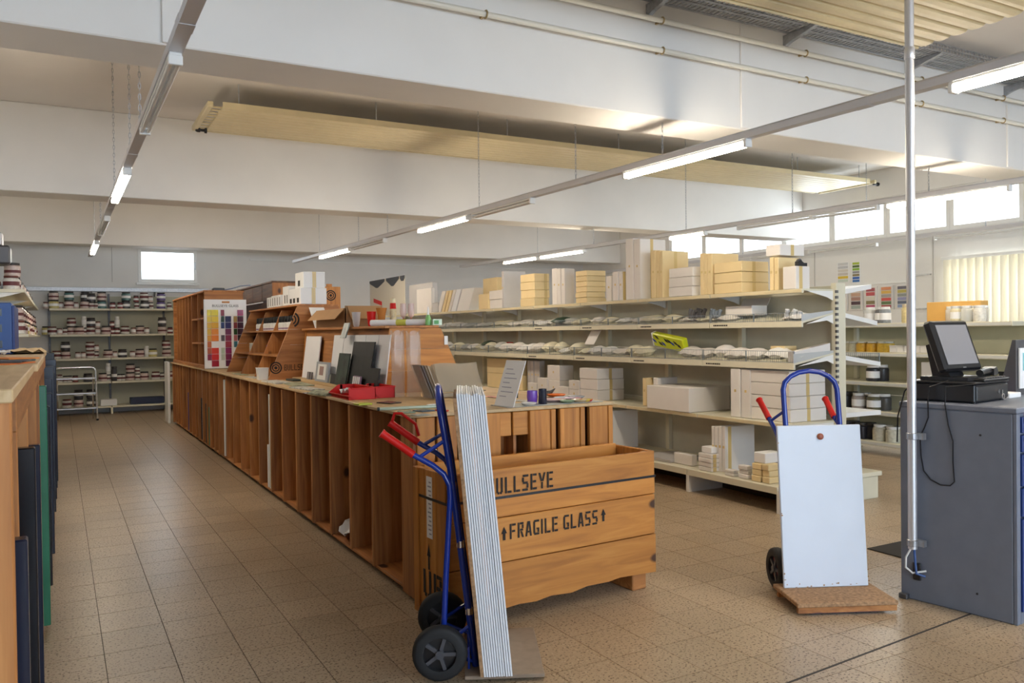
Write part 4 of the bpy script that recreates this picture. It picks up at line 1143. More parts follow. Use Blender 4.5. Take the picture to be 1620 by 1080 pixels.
t = thing('tape_dispenser', 'black tape dispenser on the last carton of the gondola top', 'tape dispenser', (5.75, 5.1, Zat(1259, 420, 5.62) + .002))
lpart('body', MB().prism([(-.05, 0), (.06, 0), (.06, .03), (.02, .03), (-.02, .055), (-.05, .04)], 1, -.02, .02), black, t)
lpart('roll', MB().lathe([(.025, -.012), (.025, .012)], 14, M=Matrix.Translation((-.02, 0, .04)) @ Matrix.Rotation(PI / 2, 4, 'X')), steel_d, t, True)
# further along
put('small cream box beside the leaning white panels', 5.61, Z1, 757, 773, 779, 464, carton_y, 1, None, G)
put('tall cream carton behind the small cream box', 5.78, Z1, 764, 786, 796, 438, carton_y, 1, None, G)
put('low white carton next to the grey board', 5.61, Z1, 774, 794, 800, 458, carton_w, 2, None, G)
slabs('upright grey board with a white edge on the gondola top', 5.62, Z1, (793.5, 797), 836, 429, carton_g, G)
put('cream carton in the stack right of the grey board', 5.62, Z1, 823, 845.5, 869, 432, carton_y, 4, .75, G)
slabs('upright grey-white flat carton in the middle of the gondola top', 5.62, Z1, (873, 881, 887, 892.5), 909, 424, carton_w, G)
put('low cream carton in the tall middle stack', 5.62, Z1, 910, 928, 958, 427, carton_y, 6, None, G)
slabs('narrow white flat carton right of the tall middle stack', 5.64, Z1, (958.5, 967), 976, 436, carton_w, G)
slabs('taped grey-white carton left of the tall white ones', 5.62, Z1, (969, 978, 984), 990, 429, carton_w, G, .5)
put('large grey-white carton at the far end of the gondola top', 5.66, Z1 + .0, 647, 684, 692, 446, carton_g, 1, None, G)
put('grey-white carton in front of the large far one', 5.61, Z1, 659, 682, 686, 455, carton_w, 1, None, G)
put('tiny grey printed carton at the foot of the leaning panels', 5.61, Z1, 684, 693, 697, 478, carton_g, 1, None, G)
# leaning panels
yl = [Yat(p, 5.61) for p in (691, 698, 703, 708, 713, 722, 745)]
for k, (m, lab) in enumerate(((carton_w, 'thick white panel leaning at the left of the leaning row'), (carton_y, 'cream flat carton leaning in the row, left one'), (carton_y, 'cream flat carton leaning in the row, right one'),
                              (carton_w, 'thin white panel leaning right of the cream ones'), (wboard, 'broad white panel leaning with its face outward'), (paper, 'white panel at the right end of the leaning row'))):
    y = yl[k]; th = max(.03, (yl[k] - yl[k + 1]) * .8); h = .40
    mb = MB().box(5.62, 5.96, y - th, y, 0, h, .003)
    mb.v = [(v[0], v[1] + .0 - v[2] * -.0 - (0) + (v[2] * .62 if False else -v[2] * .55), Z1 + v[2] * .86) for v in mb.v]
    solo('leaning_board', mb, m, lab, 'panel', G)
t = thing('banner', 'grey poster board with black bunting shapes at the far end of the gondola', 'poster', (6.0, 14.6, 1.92))
A_ = at(585, 445, 0, 5.7); B_ = at(641, 492, 0, 5.7)
part('board', MB().box(5.70, 5.712, B_.y, A_.y, 1.92, A_.z, .002), mat('beige_poster', (.62, .58, .50), .7), t)
w = A_.y - B_.y
for u0, u1, d in ((.0, .45, .16), (.5, .85, .17), (.88, 1.0, .1)):
    ya, yb = A_.y - w * u0, A_.y - w * u1; z = A_.z
    part('bunting', MB().prism([(ya, z), (yb, z), (yb, z - .05), ((ya + yb) / 2 - .05, z - d), ((ya + yb) / 2 + .05, z - d), (ya, z - .05)], 0, 5.694, 5.70), black, t)
part('red_mark', MB().prism([(A_.y - .12 * w, 2.28), (A_.y - .36 * w, 2.2), (A_.y - .36 * w, 2.12), (A_.y - .12 * w, 2.2)], 0, 5.694, 5.70), redp, t)

# third level, flat shelf
Z4, G = .747, 'cartons on the middle flat shelf of the gondola'
put('large beige carton on the middle shelf behind the clear sleeves', 5.60, Z4, 770, 826, 834, 569, carton_y, 2, None, G)
slabs('tall grey flat carton beside the large beige cartons', 5.62, Z4, (834, 839, 844, 849, 854), 862, 570, carton_g, G)
put('small white carton, leftmost of the little ones on the middle shelf', 5.47, Z4, 834.6, 849, 853, 606, carton_w, 1, None, G, True)
put('white carton between the leftmost little one and the two-high stack', 5.47, Z4, 850, 865, 868, 598, carton_w, 1, None, G, True)
put('white carton of the two-high stack on the middle shelf', 5.50, Z4, 865, 885, 907, 578, carton_w, 2, None, G, True)
put('low white carton in front of the two-high stack', 5.45, Z4, 884, 899, 903, 612, carton_w, 1, None, G)
put('little white carton left of the three-high stack', 5.45, Z4, 900, 916, 920, 602, carton_w, 2, None, G, True)
put('wide white carton of the three-high stack on the middle shelf', 5.46, Z4, 917, 945, 987, 583, carton_w, 3, .5, G)
slabs('narrow beige carton behind the long white box', 5.52, Z4, (1016, 1022), 1034, 598, carton_y, G)
slabs('open white file box behind the long white box', 5.56, Z4, (1033, 1040), 1072, 597, carton_w, G)
put('long low white box overhanging the middle shelf', 5.40, Z4, 1023, 1089.5, 1155, 614, carton_w, 1, None, G)
slabs('upright beige flat carton left of the tall carton stack', 5.50, Z4, (1155.5, 1171, 1186), 1215, 579, carton_w, G)
put('wide beige carton in the tall stack behind the second hand truck', 5.52, Z4, 1187, 1250, 1307, 583, carton_w, 4, .5, G)
# base deck
Z5, G = .227, 'cartons on the bottom deck of the gondola'
slabs('tall upright white flat carton on the bottom deck', 5.42, Z5, (1124.5, 1130, 1135.5, 1141, 1146.5), 1194, 675, carton_w, G, .15)
put('small cream and white carton in the stack on the bottom deck', 5.32, Z5, 1104, 1125, 1147, 719, carton_w, 4, .25, G)
carton('white_tray', 'white tray with a black slot on the small carton stack', 5.35, 5.52, Yat(1124, 5.32, 720) + .02, Yat(1106, 5.32, 720), Zat(1125, 719, 5.32) + .001, Zat(1125, 709, 5.32), paper, None, G, cat='tray')
put('little white box right of the small carton stack', 5.33, Z5, 1146, 1160.5, 1169, 744, carton_w, 2, None, G)
put('thin white tray in the low pile on the bottom deck', 5.34, Z5, 1168, 1183, 1189, 737, carton_w, 3, None, G)
put('cream carton in the left pile by the second hand truck', 5.33, Z5, 1189, 1204, 1219, 734, carton_y, 3, None, G)
put('cream carton in the right pile by the second hand truck', 5.33, Z5, 1205.5, 1217, 1236, 735, carton_y, 3, None, G)
carton('carton', 'white carton lying across the cream piles by the second hand truck', 5.35, 5.56, Yat(1208, 5.33, 735), Yat(1190, 5.33, 735), Zat(1204, 734, 5.33) + .004, Zat(1204, 717, 5.33), paper, None, G)
put('low white carton left of the small carton stack on the bottom deck', 5.40, Z5, 1066, 1095, 1103, 720, carton_w, 1, None, G)
x0 = 5.42
carton('carton', 'large pale blue-white carton on the bottom deck behind the crate', x0, 5.80, Yat(967, x0, 700), Yat(945, x0, 700), Z5, Zat(968, 650, x0), wboard, None, G)
solo('flat_sheet', MB().box(5.36, 5.8, Yat(1060, 5.36, 715), Yat(1012, 5.36, 710), Z5, Z5 + .03, .004), carton_g, 'flat grey-white sheet lying on the bottom deck', 'sheet')


# ---------------------------------------------------------------- pouches and samples in the wire-fronted trays
def pouch(label, x, y, z, w, d, h, m, rz, tilt, group):
    n = 7; g = []
    for sgn in (1, -1):
        rows = []
        for i in range(n):
            r = []
            for j in range(n):
                u = -1 + 2 * i / (n - 1); v = -1 + 2 * j / (n - 1)
                bulge = (1 - u ** 4) * (1 - v ** 4)
                r.append((u * d / 2, v * w / 2, sgn * h / 2 * bulge + .006 * math.sin(3 * u + 4 * v + rz * 9)))
            rows.append(r if sgn > 0 else r[::-1])
        g.append(rows)
    mb = MB()
    for rows in g: mb.sheet([r[::-1] for r in rows])
    Mx = Matrix.Translation((x, y, z)) @ Matrix.Rotation(rz, 4, 'Z') @ Matrix.Rotation(tilt, 4, 'Y')
    mb.v = [tuple(Mx @ Vector(v)) for v in mb.v]
    zmin = min(v[2] for v in mb.v); mb.v = [(v[0], v[1], v[2] - zmin + z) for v in mb.v]
    return solo('sample_pouch', mb, m, label, 'pouch', group, smooth=True)


pm = [carton_w, paper, mat('ivory_pouch', (.72, .68, .52), .6, var=.05, rnd=.1), mat('clear_grey_pouch', (.52, .53, .52), .3, var=.1, rnd=.1), mat('pale_green_pouch', (.6, .64, .52), .5, rnd=.1)]
for lv, nm in ((1, 'upper'), (2, 'lower')):
    xf, zf, zbk, lip, fh = LEV[lv]
    for b in range(8):
        y0, y1 = GY[b], GY[b + 1]; n = 5 if lv == 2 else 4
        for k in range(n):
            y = y1 - (k + .5) * (y1 - y0) / n; x = xf + random.uniform(.12, .2)
            z = zf + (zbk - zf) * (x - .11 - xf) / (XP0 - xf) + .008
            h = random.uniform(.06, .13) if lv == 2 else random.uniform(.04, .08)
            if lv == 2 and b == 1 and k in (1, 2): continue
            if lv == 1 and b == 0 and k in (1, 2): continue
            bay = 'nearest' if b == 0 else ORD[b]
            pouch('pale sample pouch, %s wire tray, %s bay, %s from left' % (nm, bay, ORD[k]), x, y, z, (y1 - y0) / n * random.uniform(.75, .95), random.uniform(.16, .22), h,
                  random.choice(pm[:4] if b > 1 else pm[:3]), random.uniform(-.2, .2), -.17, 'sample pouches in the %s wire trays' % nm)
# special pieces in the trays
t = thing('printed_pack', 'yellow, black and blue printed pack in the lower wire tray', 'pack', tuple(at(1062, 548, 0, 5.66)))
Mx = Matrix.Translation(at(1058, 541, 0, 5.64)) @ Matrix.Rotation(.14, 4, 'X') @ Matrix.Rotation(-.35, 4, 'Y')
part('pack', MB().box(-.02, .05, -.26, .24, -.075, .075, .012, Mx), col(.55, .62, .02, .3), t)
rs = random.Random(3)
for k in range(9):
    u = -.22 + k * .05; v = rs.uniform(-.05, .03)
    part('print_mark', MB().prism([(u, v), (u + .045, v + .012), (u + .07, v + .045), (u + .02, v + .03)], 0, -.0225, -.0202, Mx), [black, col(.03, .06, .35)][k % 3 == 2], t)
part('end_cap', MB().box(-.021, .051, .24, .258, -.076, .076, .006, Mx), paper, t)
xf, zf, zbk, lip, fh = LEV[1]
t = thing('sample_tray', 'open white sample box standing in the upper wire tray', 'box', (5.8, Yat(1165, 5.72, 500), 1.66))
ya, yb = Yat(1192, 5.74, 500), Yat(1150, 5.74, 500)
part('box', MB().box(5.72, 5.92, ya, yb, 1.692, 1.785, .004), carton_w, t)
part('lid_flap', MB().prism([(5.92, 1.785), (5.925, 1.785), (5.97, 1.86), (5.965, 1.86)], 1, ya, yb), carton_w, t)
def bunch(label, px0, px1, pyb, xf, m, n, h):
    t = thing('tool_bundle', label, 'tools', tuple(at((px0 + px1) / 2, pyb, 0, xf)))
    for k in range(n):
        p = at(px0 + (px1 - px0) * (k + .5) / n, pyb, 0, xf)
        q = p + Vector((random.uniform(-.02, .04), random.uniform(-.04, .04), h * random.uniform(.7, 1.1)))
        part('tool', MB().tube([p, (p + q) / 2 + Vector((.0, .01, 0)), q], [.012, .016, .02], 7), m, t, True)
bunch('bundle of dark tools standing in the upper wire tray', 1090, 1116, 502, 5.66, steel_d, 8, .085)
bunch('bundle of grey-blue tools beside the dark ones in the upper wire tray', 1122, 1140, 502, 5.66, col(.16, .19, .22), 5, .075)
bunch('bundle of pale rods at the near end of the upper wire tray', 1240, 1268, 503, 5.66, col(.6, .62, .64), 6, .075)
pouch('dark green crumpled pouch on the upper wire tray', 5.66, Yat(886, 5.66, 490), 1.66, .26, .14, .06, col(.02, .05, .03, .3), .2, -.4, 'sample pouches in the upper wire trays')
pouch('red pouch lying at the back of the lower wire tray', 5.75, Yat(797, 5.75, 538), 1.35, .3, .16, .03, redp, .1, -.3, 'sample pouches in the lower wire trays')
pouch('dark green pouch next to the red one in the lower wire tray', 5.72, Yat(772, 5.72, 540), 1.35, .3, .18, .05, col(.04, .08, .05, .4), -.1, -.3, 'sample pouches in the lower wire trays')
yy = Yat(950, 5.7, 520)
solo('hanging_card', MB().prism([(5.60, 1.40), (5.604, 1.40), (5.72, 1.585), (5.716, 1.585)], 1, yy, yy + .2), carton_w, 'pale card leaning in the lower wire tray under the shelf above', 'card')
ya = Yat(1316, 5.9, 560)
solo('white_tray', MB().prism([(5.51, 1.276), (5.96, 1.352), (5.96, 1.43), (5.51, 1.36)], 1, 4.965, 5.03), carton_w, 'sloping white box at the near end of the lower wire tray', 'box')
solo('cream_card', MB().prism([(4.0, 0), (4.001, 0), (4.0, .1)], 1, 0, .1) if False else MB().box(5.70, 5.86, Yat(1228, 5.6, 550), Yat(1206, 5.6, 550), 1.345, 1.405, .004), carton_y, 'small cream box at the back of the lower wire tray', 'box')

# ================================================================ jars
def make_jar(name, r, h, body, lid, label_m, contents=None, lab_h=.45, n=14):
    t = thing(name, 'x', 'jar')
    lpart('body', MB().lathe([(r * .92, 0), (r, h * .04), (r, h * .74), (r * .86, h * .82), (r * .82, h * .84)], n), body, t, True)
    lpart('lid', MB().lathe([(r * .88, h * .83), (r * .9, h * .85), (r * .9, h * .985), (r * .84, h)], n), lid, t, True)
    if label_m: lpart('label', MB().lathe([(r * 1.012, h * .28), (r * 1.012, h * (.28 + lab_h))], n), label_m, t, True)
    return t


PX = 78.0
protos = {}


def proto_jar(key, r, h, body, lid, lab, lh=.45, place=(0, 0, 0)):
    protos[key] = [r * 1.08, h * 1.13, body, lid, lab, lh, None]


clr = lambda *c: mat('powder_%02d%02d%02d' % tuple(int(x * 99) for x in c), c, .3, var=.15, scale=40)
pk, wh, dk, mar = clr(.62, .50, .46), clr(.66, .64, .6), clr(.05, .045, .05), clr(.2, .05, .05)
lidk = mat('dark_jar_lid', (.035, .03, .028), .4); lidr = mat('maroon_jar_lid', (.12, .035, .025), .4)
labm = mat('maroon_label', (.12, .02, .025), .5); labw = paper
proto_jar('wide', .082, .150, pk, lidk, labm, .2); proto_jar('wide_teal', .082, .15, clr(.06, .16, .16), lidk, labw, .3)
proto_jar('wide_dark', .078, .15, dk, lidk, labw, .3); proto_jar('wide_yellow', .082, .15, clr(.55, .48, .2), lidk, labw, .3)
proto_jar('wide_purple', .08, .15, clr(.1, .06, .22), lidk, labw, .3); proto_jar('wide_white', .078, .145, wh, lidr, labm, .3)
proto_jar('small', .047, .115, pk, lidr, labw, .4); proto_jar('small_white', .045, .12, wh, lidk, labm, .25); proto_jar('small_dark', .05, .12, mar, lidk, labw, .3)
proto_jar('bottle', .045, .20, clr(.7, .7, .68), whitem, labw, .4); proto_jar('dark_bottle', .05, .26, dk, lidk, labw, .2)
DESC = {'wide': 'wide pinkish jar', 'wide_teal': 'wide teal jar', 'wide_dark': 'wide black jar', 'wide_yellow': 'wide yellow jar',
        'wide_purple': 'wide purple jar', 'wide_white': 'wide white jar', 'small': 'small pinkish jar', 'small_white': 'small white jar',
        'small_dark': 'small maroon jar', 'bottle': 'white plastic bottle', 'dark_bottle': 'tall black bottle'}


def jar(key, x, y, z, label, group):
    p = protos[key]
    if p[6] is None:
        p[6] = make_jar('jar' if 'bottle' not in key else 'bottle', p[0], p[1], p[2], p[3], p[4], None, p[5])
        o = p[6]; o.location = (x, y, z); WM[o] = T(x, y, z); o['label'] = label; o['group'] = group
        if 'bottle' in key: o['category'] = 'bottle'
        return o
    return dup(p[6], (x, y, z), random.uniform(-.3, .3), label, group)


# far wall shelving
SZ = (2.135, 1.615, 1.135, .66, .165)
t = thing('jar_shelving', 'ivory wall shelving full of jars under the far window', 'shelving', (1.0, 18.75, 0))
for x in (-.15, .93, 1.98, 3.05):
    part('upright', MB().box(x - .02, x + .02, 18.92, 18.97, 0, 2.45, .003), steel_d, t)
    part('base_foot', MB().box(x - .02, x + .02, 18.45, 18.92, 0, .13, .003), shelf_m, t)
for a, b in ((-.15, .93), (.93, 1.98), (1.98, 3.05)):
    for z0, z1 in ((.15, .9), (.905, 1.6), (1.605, 2.4)): part('back_panel', MB().box(a + .01, b - .01, 18.94, 18.96, z0, z1), mat('olive_grey_panel', (.50, .49, .38), .55, var=.04), t)
    for z in SZ: part('shelf', MB().box(a + .006, b - .006, 18.46, 18.94, z - .04, z, .004), shelf_m, t)
ROWS = [
    [(58, 'small'), (112, 'wide_yellow', 'wide'), (162, 'small'), (216, 'wide', 'wide_teal'), (266, 'small'), (325, 'wide', 'wide_dark'), (366, 'small_white', 'wide_dark'), (400, 'small_white'), (442, 'wide_teal', 'wide'),
     (510, 'small_dark'), (562, 'small_dark'), (605, 'wide_dark', 'wide_teal'), (676, 'small_white', 'small_dark'), (730, 'wide_dark', 'wide_white'), (775, 'small_white', 'small'), (845, 'wide_purple', 'wide_purple'), (900, 'small_white'), (965, 'wide_dark')],
    [(58, 'wide_yellow'), (100, 'wide_white'), (150, 'small'), (188, 'small_white'), (228, 'wide', 'wide_white'), (282, 'wide'), (318, 'small_white', 'bottle'), (362, 'wide_white', 'wide_dark'), (408, 'small', 'small'), (465, 'wide'), (507, 'small_dark', 'small_dark'), (540, 'small_dark', 'bottle'),
     (597, 'wide_white'), (648, 'small'), (697, 'wide'), (745, 'small'), (850, 'wide', 'wide_dark'), (905, 'small_dark')],
    [(125, 'wide_white'), (187, 'wide', 'wide_dark'), (270, 'small'), (305, 'small'), (355, 'wide_white', 'wide_white'), (398, 'small_white', 'small'), (475, 'wide'), (520, 'small'), (573, 'wide_dark'), (640, 'small'), (692, 'wide'), (738, 'bottle'), (785, 'wide_yellow'), (875, 'wide', 'wide_white')],
    [(130, 'wide_white'), (178, 'small_white'), (208, 'small_white'), (250, 'small_dark'), (335, 'wide_dark'), (437, 'wide'), (475, 'small_white', 'bottle'), (515, 'dark_bottle'), (545, 'small_white'), (575, 'small_white'), (627, 'wide', 'wide'), (672, 'small_white', 'small_white'), (722, 'wide'), (797, 'wide_white'), (840, 'small_white'), (890, 'wide_white')],
    [(187, 'wide_white'), (268, 'wide', 'wide_dark'), (355, 'wide_dark', 'wide_dark')]]
SN = ('top', 'second', 'third', 'fourth', 'bottom')
for r, row in enumerate(ROWS):
    for k, it in enumerate(row):
        px = 60 + it[0] / 4.32; x = at(px, 520, 1, 18.62).x; z = SZ[r] + .001; y = 18.6 + random.uniform(-.03, .05)
        for lvl, key in enumerate(it[1:]):
            lab = '%s, far wall %s shelf, %s from left%s' % (DESC[key], SN[r], ORD[k], '' if len(it) == 2 else (', lower' if lvl == 0 else ', upper'))
            jar(key, x + random.uniform(-.008, .008), y, z, lab, 'jars on the far wall shelving'); z += protos[key][1] + .001
xx = at(172, 640, 1, 18.6).x
solo('white_carton', MB().box(xx - .15, xx + .15, 18.5, 18.75, .167, .29, .004), paper, 'white box on the bottom shelf of the far wall', 'box')
xx = at(233, 640, 1, 18.6).x
solo('blue_case', MB().box(xx - .32, xx + .32, 18.5, 18.8, .167, .30, .006), col(.02, .03, .07), 'long dark blue case on the bottom shelf of the far wall', 'case')
# left wall shelf with jars
t = thing('left_wall_shelf', 'ivory bracket shelf with jars along the left wall', 'shelf', (-.66, 14.7, 1.55))
for a, b in ((11.05, 13.5), (13.5, 15.95), (15.95, 18.4)):
    s = part('shelf', MB().box(-.985, -.33, a, b, 2.09, 2.13, .004), shelf_m, t)
    part('bracket', MB().prism([(-.985, 2.09), (-.36, 2.09), (-.985, 1.92)], 1, a + .02, a + .03), whitem, s)
    s = part('shelf', MB().box(-.985, -.30, a, b, 1.575, 1.61, .004), shelf_m, t)
    part('back_panel', MB().box(-.998, -.985, a + .01, b - .01, 0.2, 2.4), mat('olive_grey_panel', (.50, .49, .38), .55), t)
k = 0
for y, key in ((11.25, 'wide_white'), (11.6, 'wide'), (12.1, 'wide_dark'), (12.7, 'wide'), (13.3, 'wide'), (13.9, 'wide_dark'), (14.5, 'wide'), (15.2, 'wide_white'), (16, 'wide'), (17, 'wide_dark')):
    jar(key, -.47, y, 2.131, '%s, upper left wall shelf, %s from near end' % (DESC[key], ORD[k]), 'jars on the left wall shelf'); k += 1
jar('wide_white', -.66, 11.3, 2.131, 'wide white jar with a maroon label at the back of the upper left wall shelf', 'jars on the left wall shelf')
jar('wide', -.47, 11.6, 2.302, 'wide pinkish jar stacked on another at the near end of the left wall shelf', 'jars on the left wall shelf')
k = 0
for y in (11.3, 12.0, 12.7, 13.5, 14.4, 15.4, 16.6, 17.6):
    key = ('wide_white', 'wide', 'wide_yellow', 'wide')[k % 4]
    jar(key, -.42, y, 1.611, '%s, lower left wall shelf, %s from near end' % (DESC[key], ORD[k]), 'jars on the left wall shelf')
    jar('wide', -.44, y + .02, 1.782, 'pinkish jar stacked on the %s jar of the lower left shelf' % ORD[k], 'jars on the left wall shelf'); k += 1
t = thing('wall_projector', 'dark grey device on a bracket high on the left wall', 'device', (-.75, 11.6, 2.42))
part('bracket', MB().box(-.99, -.6, 11.5, 11.56, 2.40, 2.44), galv, t); part('housing', MB().box(-.93, -.48, 11.35, 11.75, 2.44, 2.66, .02), steel_d, t); part('top_unit', MB().box(-.85, -.56, 11.4, 11.7, 2.66, 2.82, .015), galv, t)

# step ladder
t = thing('step_ladder', 'chrome step stool in front of the far jar shelves', 'step ladder', (.27, 17.2, 0))
A, B = -.09, .62
arc = [(A, 17.2, 0.0), (A + .01, 17.2, .5), (A + .02, 17.2, .93), (A + .04, 17.2, .985), (A + .09, 17.2, 1.0), (B - .09, 17.2, 1.0), (B - .04, 17.2, .985), (B - .02, 17.2, .93), (B - .01, 17.2, .5), (B, 17.2, 0)]
part('frame', MB().tube(arc, .016, 10), chrome, t, True)
part('rear_frame', MB().tube([(A + .06, 17.62, 0), (A + .06, 17.25, .86)], .013, 8).tube([(B - .06, 17.62, 0), (B - .06, 17.25, .86)], .013, 8), chrome, t, True)
for k, z in enumerate((.22, .50, .78)):
    part('step', MB().box(A + .012, B - .012, 17.19, 17.36, z, z + .028, .006), alu, t)
for x in (A, B): part('rubber_foot', MB().lathe([(.02, 0), (.02, .03)], 8, x, 17.2, 0), rubber, t)

# ================================================================ sheet case on the left
LX = -.09; LZ = 1.462
t = thing('sheet_case', 'tall pine sheet case with upright glass sheets at the left edge', 'case', (-.55, 4.7, 0))
part('end_board', MB().box(-.99, LX - .055, 2.05, 2.08, 0, LZ - .03, .004), pine_z, t)
part('corner_stile', MB().box(LX - .055, LX, 2.04, 2.09, 0, LZ - .025, .004), pine_z, t)
for y in (2.75, 3.45, 4.15, 4.85, 5.6, 6.4, 7.35): part('divider', MB().box(-.98, LX - random.uniform(.0, .02), y, y + .04, 0.02, LZ - .03, .003), pine_z, t)
part('back_board', MB().box(-.995, -.97, 2.08, 7.4, 0, LZ - .03), pine_z, t)
for a, b in ((2.02, 3.8), (3.8, 5.6), (5.6, 7.42)): part('top_board', MB().box(-.995, LX + .012 + random.uniform(-.01, .005), a, b - .003, LZ - .03, LZ, .003), ply, t)
part('base_board', MB().box(-.98, LX - .02, 2.08, 7.35, .0, .02), pine_y, t)
part('upper_rail', MB().box(LX - .02, LX, 2.3, 7.3, LZ - .12, LZ - .03, .003), pine_y, t)
navy, dblk = mat('dark_navy_glass', (.012, .016, .035), .2), mat('black_glass', (.008, .008, .011), .2)
greeng = mat('green_glass', (.025, .18, .09), .25, var=.15, scale=5)
for y, h, x1, m, lab in ((2.35, 1.05, -.075, navy, 'dark navy glass sheet nearest the viewer in the left case'), (3.0, 1.2, -.07, dblk, 'black glass sheet in the left case before the green one'), (3.95, 1.1, -.075, navy, 'navy glass sheet just before the green one in the left case'),
                         (5.05, 1.29, -.06, greeng, 'bright green glass sheet in the left case'), (5.85, 1.12, -.055, dblk, 'black glass sheet just behind the green one in the left case'), (6.7, 1.15, -.045, navy, 'navy glass sheet at the far end of the left case')):
    solo('glass_sheet', MB().box(-.8, x1, y, y + .05, .021, .021 + h, .004), m, lab, 'glass sheet')
t = thing('dark_sheet_rack', 'black steel rack of dark sheets beyond the left pine case', 'rack', (-.5, 8.7, 0))
part('side', MB().box(-.98, -.16, 7.46, 7.5, 0, 1.40, .004), black, t); part('back', MB().box(-.98, -.95, 7.5, 10.2, 0, 1.40), black, t)
part('side', MB().box(-.98, -.04, 10.2, 10.24, 0, 1.40, .004), black, t); part('base', MB().box(-.95, -.06, 7.5, 10.2, 0, .03), black, t)
part('top', MB().box(-.98, -.12, 7.46, 10.24, 1.40, 1.43, .003), black, t)
for k, (y, h, x1) in enumerate(((7.7, 1.2, -.05), (8.25, 1.28, -.04), (8.9, 1.2, -.035), (9.55, 1.25, -.03), (10.0, 1.3, -.025))):
    solo('glass_sheet', MB().box(-.85, x1, y, y + .05, .031, .031 + h, .004), (navy, col(.012, .018, .036, .3))[k % 2], 'dark blue glass sheet in the black rack, %s from the near end' % ORD[k], 'glass sheet', 'dark sheets in the black rack')
t = thing('blue_cabinet', 'blue perforated steel cabinet on top of the left pine case', 'cabinet', (-.63, 6.6, LZ))
part('body', MB().box(-.98, -.265, 6.3, 6.95, LZ, 1.80, .006), blue_c, t)
mb = MB()
for i in range(8):
    for j in range(3): mb.box(-.93 + i * .085, -.915 + i * .085, 6.2985, 6.3, LZ + .04 + j * .105, LZ + .09 + j * .105)
part('slots', mb, navy, t)
part('side_panel', MB().box(-.265, -.25, 6.32, 6.93, LZ + .02, 1.78, .003), blue_p, t)
cupg = thing('plastic_cup', 'lime green plastic cup on the left pine case', 'cup', (-.245, 3.62, LZ))
lpart('cup', MB().lathe([(.032, 0), (.045, .12), (.042, .12), (.03, .006)], 16), col(.25, .62, .03, .35), cupg, True)
t = thing('colour_fan', 'orange and dark swatch fan lying on the left pine case', 'swatches', (-.17, 4.0, LZ))
for k, c in enumerate(((.75, .18, .03), (.06, .05, .05), (.12, .1, .1), (.7, .22, .03))):
    part('swatch', MB().box(-.06, .06, -.14, .14, k * .006, k * .006 + .005, .001, T(-.185, 3.95 + .05 * k, LZ, .25 * k - .3)), col(*c), t)
solo('magazine', MB().box(-.1, .1, -.15, .15, 0, .012, .002, T(-.22, 4.5, LZ, .2)), col(.08, .1, .08), 'dark green magazine on the left pine case', 'magazine')
solo('paper_sheet', MB().box(-.12, .08, -.2, .2, 0, .003, M=T(-.26, 2.75, LZ, -.1)), paper, 'white paper sheet on the near top of the left pine case', 'paper')
solo('tissue', MB().sheet([[(-.36 + i * .03, 5.4 + j * .03, LZ + .01 + .03 * abs(math.sin(i * 1.9 + j * 2.3))) for j in range(5)] for i in range(5)]), paper, 'crumpled white tissue on the left pine case', 'tissue')
solo('kraft_paper', MB().sheet([[(-.32 + i * .035, 6.1 + j * .09, LZ + .004 + .028 * abs(math.sin(i * 1.3 + j * 2.1)) * (i < 7)) for j in range(12)] for i in range(8)]), mat('kraft_paper', (.6, .43, .22), .8), 'crumpled kraft paper on the far top of the left pine case', 'paper')
# ================================================================ things on the wooden counter and displays
random.seed(5)
ZT = CZT + .001
DT = 1.882   # top of the slanted display
def cup(name, label, cat, x, y, z, prof, m, n=18):
    t = solo(name, MB().lathe(prof, n, x, y, z), m, label, cat, smooth=True); return t


# top of slanted display
x, y = 2.30, 8.62
t = carton('white_carton', 'white taped carton on the slanted display, lower of two', 2.22, 2.50, 8.56, 9.05, DT, 2.055, paper, .5)
part('print', MB().box(2.2185, 2.22, 8.62, 8.70, DT + .02, DT + .07).box(2.2185, 2.22, 8.78, 8.86, DT + .02, DT + .07).box(2.2185, 2.22, 8.92, 9.0, DT + .02, DT + .07), ink, t)
t = carton('white_carton', 'white taped carton on the slanted display, upper of two', 2.26, 2.49, 8.58, 8.92, 2.056, 2.225, paper, .5)
part('print', MB().box(2.2585, 2.26, 8.72, 8.80, 2.08, 2.14), ink, t)
t = carton('white_carton', 'tall narrow white carton left of the two taped cartons', 2.22, 2.36, 9.07, 9.32, DT, 2.10, paper)
for k in range(2): part('print', MB().box(2.2185, 2.22, 9.11 + k * .1, 9.14 + k * .1, DT + .03, DT + .12), ink, t)
for k in range(6):
    t = thing('booklet', 'slim white booklet in the upright row on the slanted display, %s from the left' % ORD[5 - k], 'booklet', (2.25, 9.42 + k * .115, DT), 0, 'booklets on the slanted display')
    part('cover', MB().box(2.20, 2.32, 9.36 + k * .115, 9.46 + k * .115, DT, DT + .135 - .01 * (k > 3), .003), paper, t)
    part('print', MB().box(2.1988, 2.20, 9.38 + k * .115, 9.40 + k * .115, DT + .02, DT + .11), ink, t)
t = thing('logo_crate_end', 'small pine crate end with a black round logo behind the white cartons', 'crate', (2.64, 8.9, CZT))
part('board', MB().box(2.52, 2.71, 8.75, 8.78, CZT, 2.08, .004), crate_z, t); part('board', MB().box(2.56, 2.62, 8.76, 8.785, 2.08, 2.11, .003), crate_z, t)
mb = []; target_logo(mb, (2.60, 8.75, 1.985), (1, 0, 0), (0, 0, 1), .058)
for g_ in mb: part('logo_ring', g_, ink, t)
solo('paper_sheet', MB().prism([(8.30, 1.625), (8.304, 1.625), (8.62, 1.93), (8.616, 1.93)], 0, 2.30, 2.46), paper, 'white paper sheet propped above the tile display', 'paper')
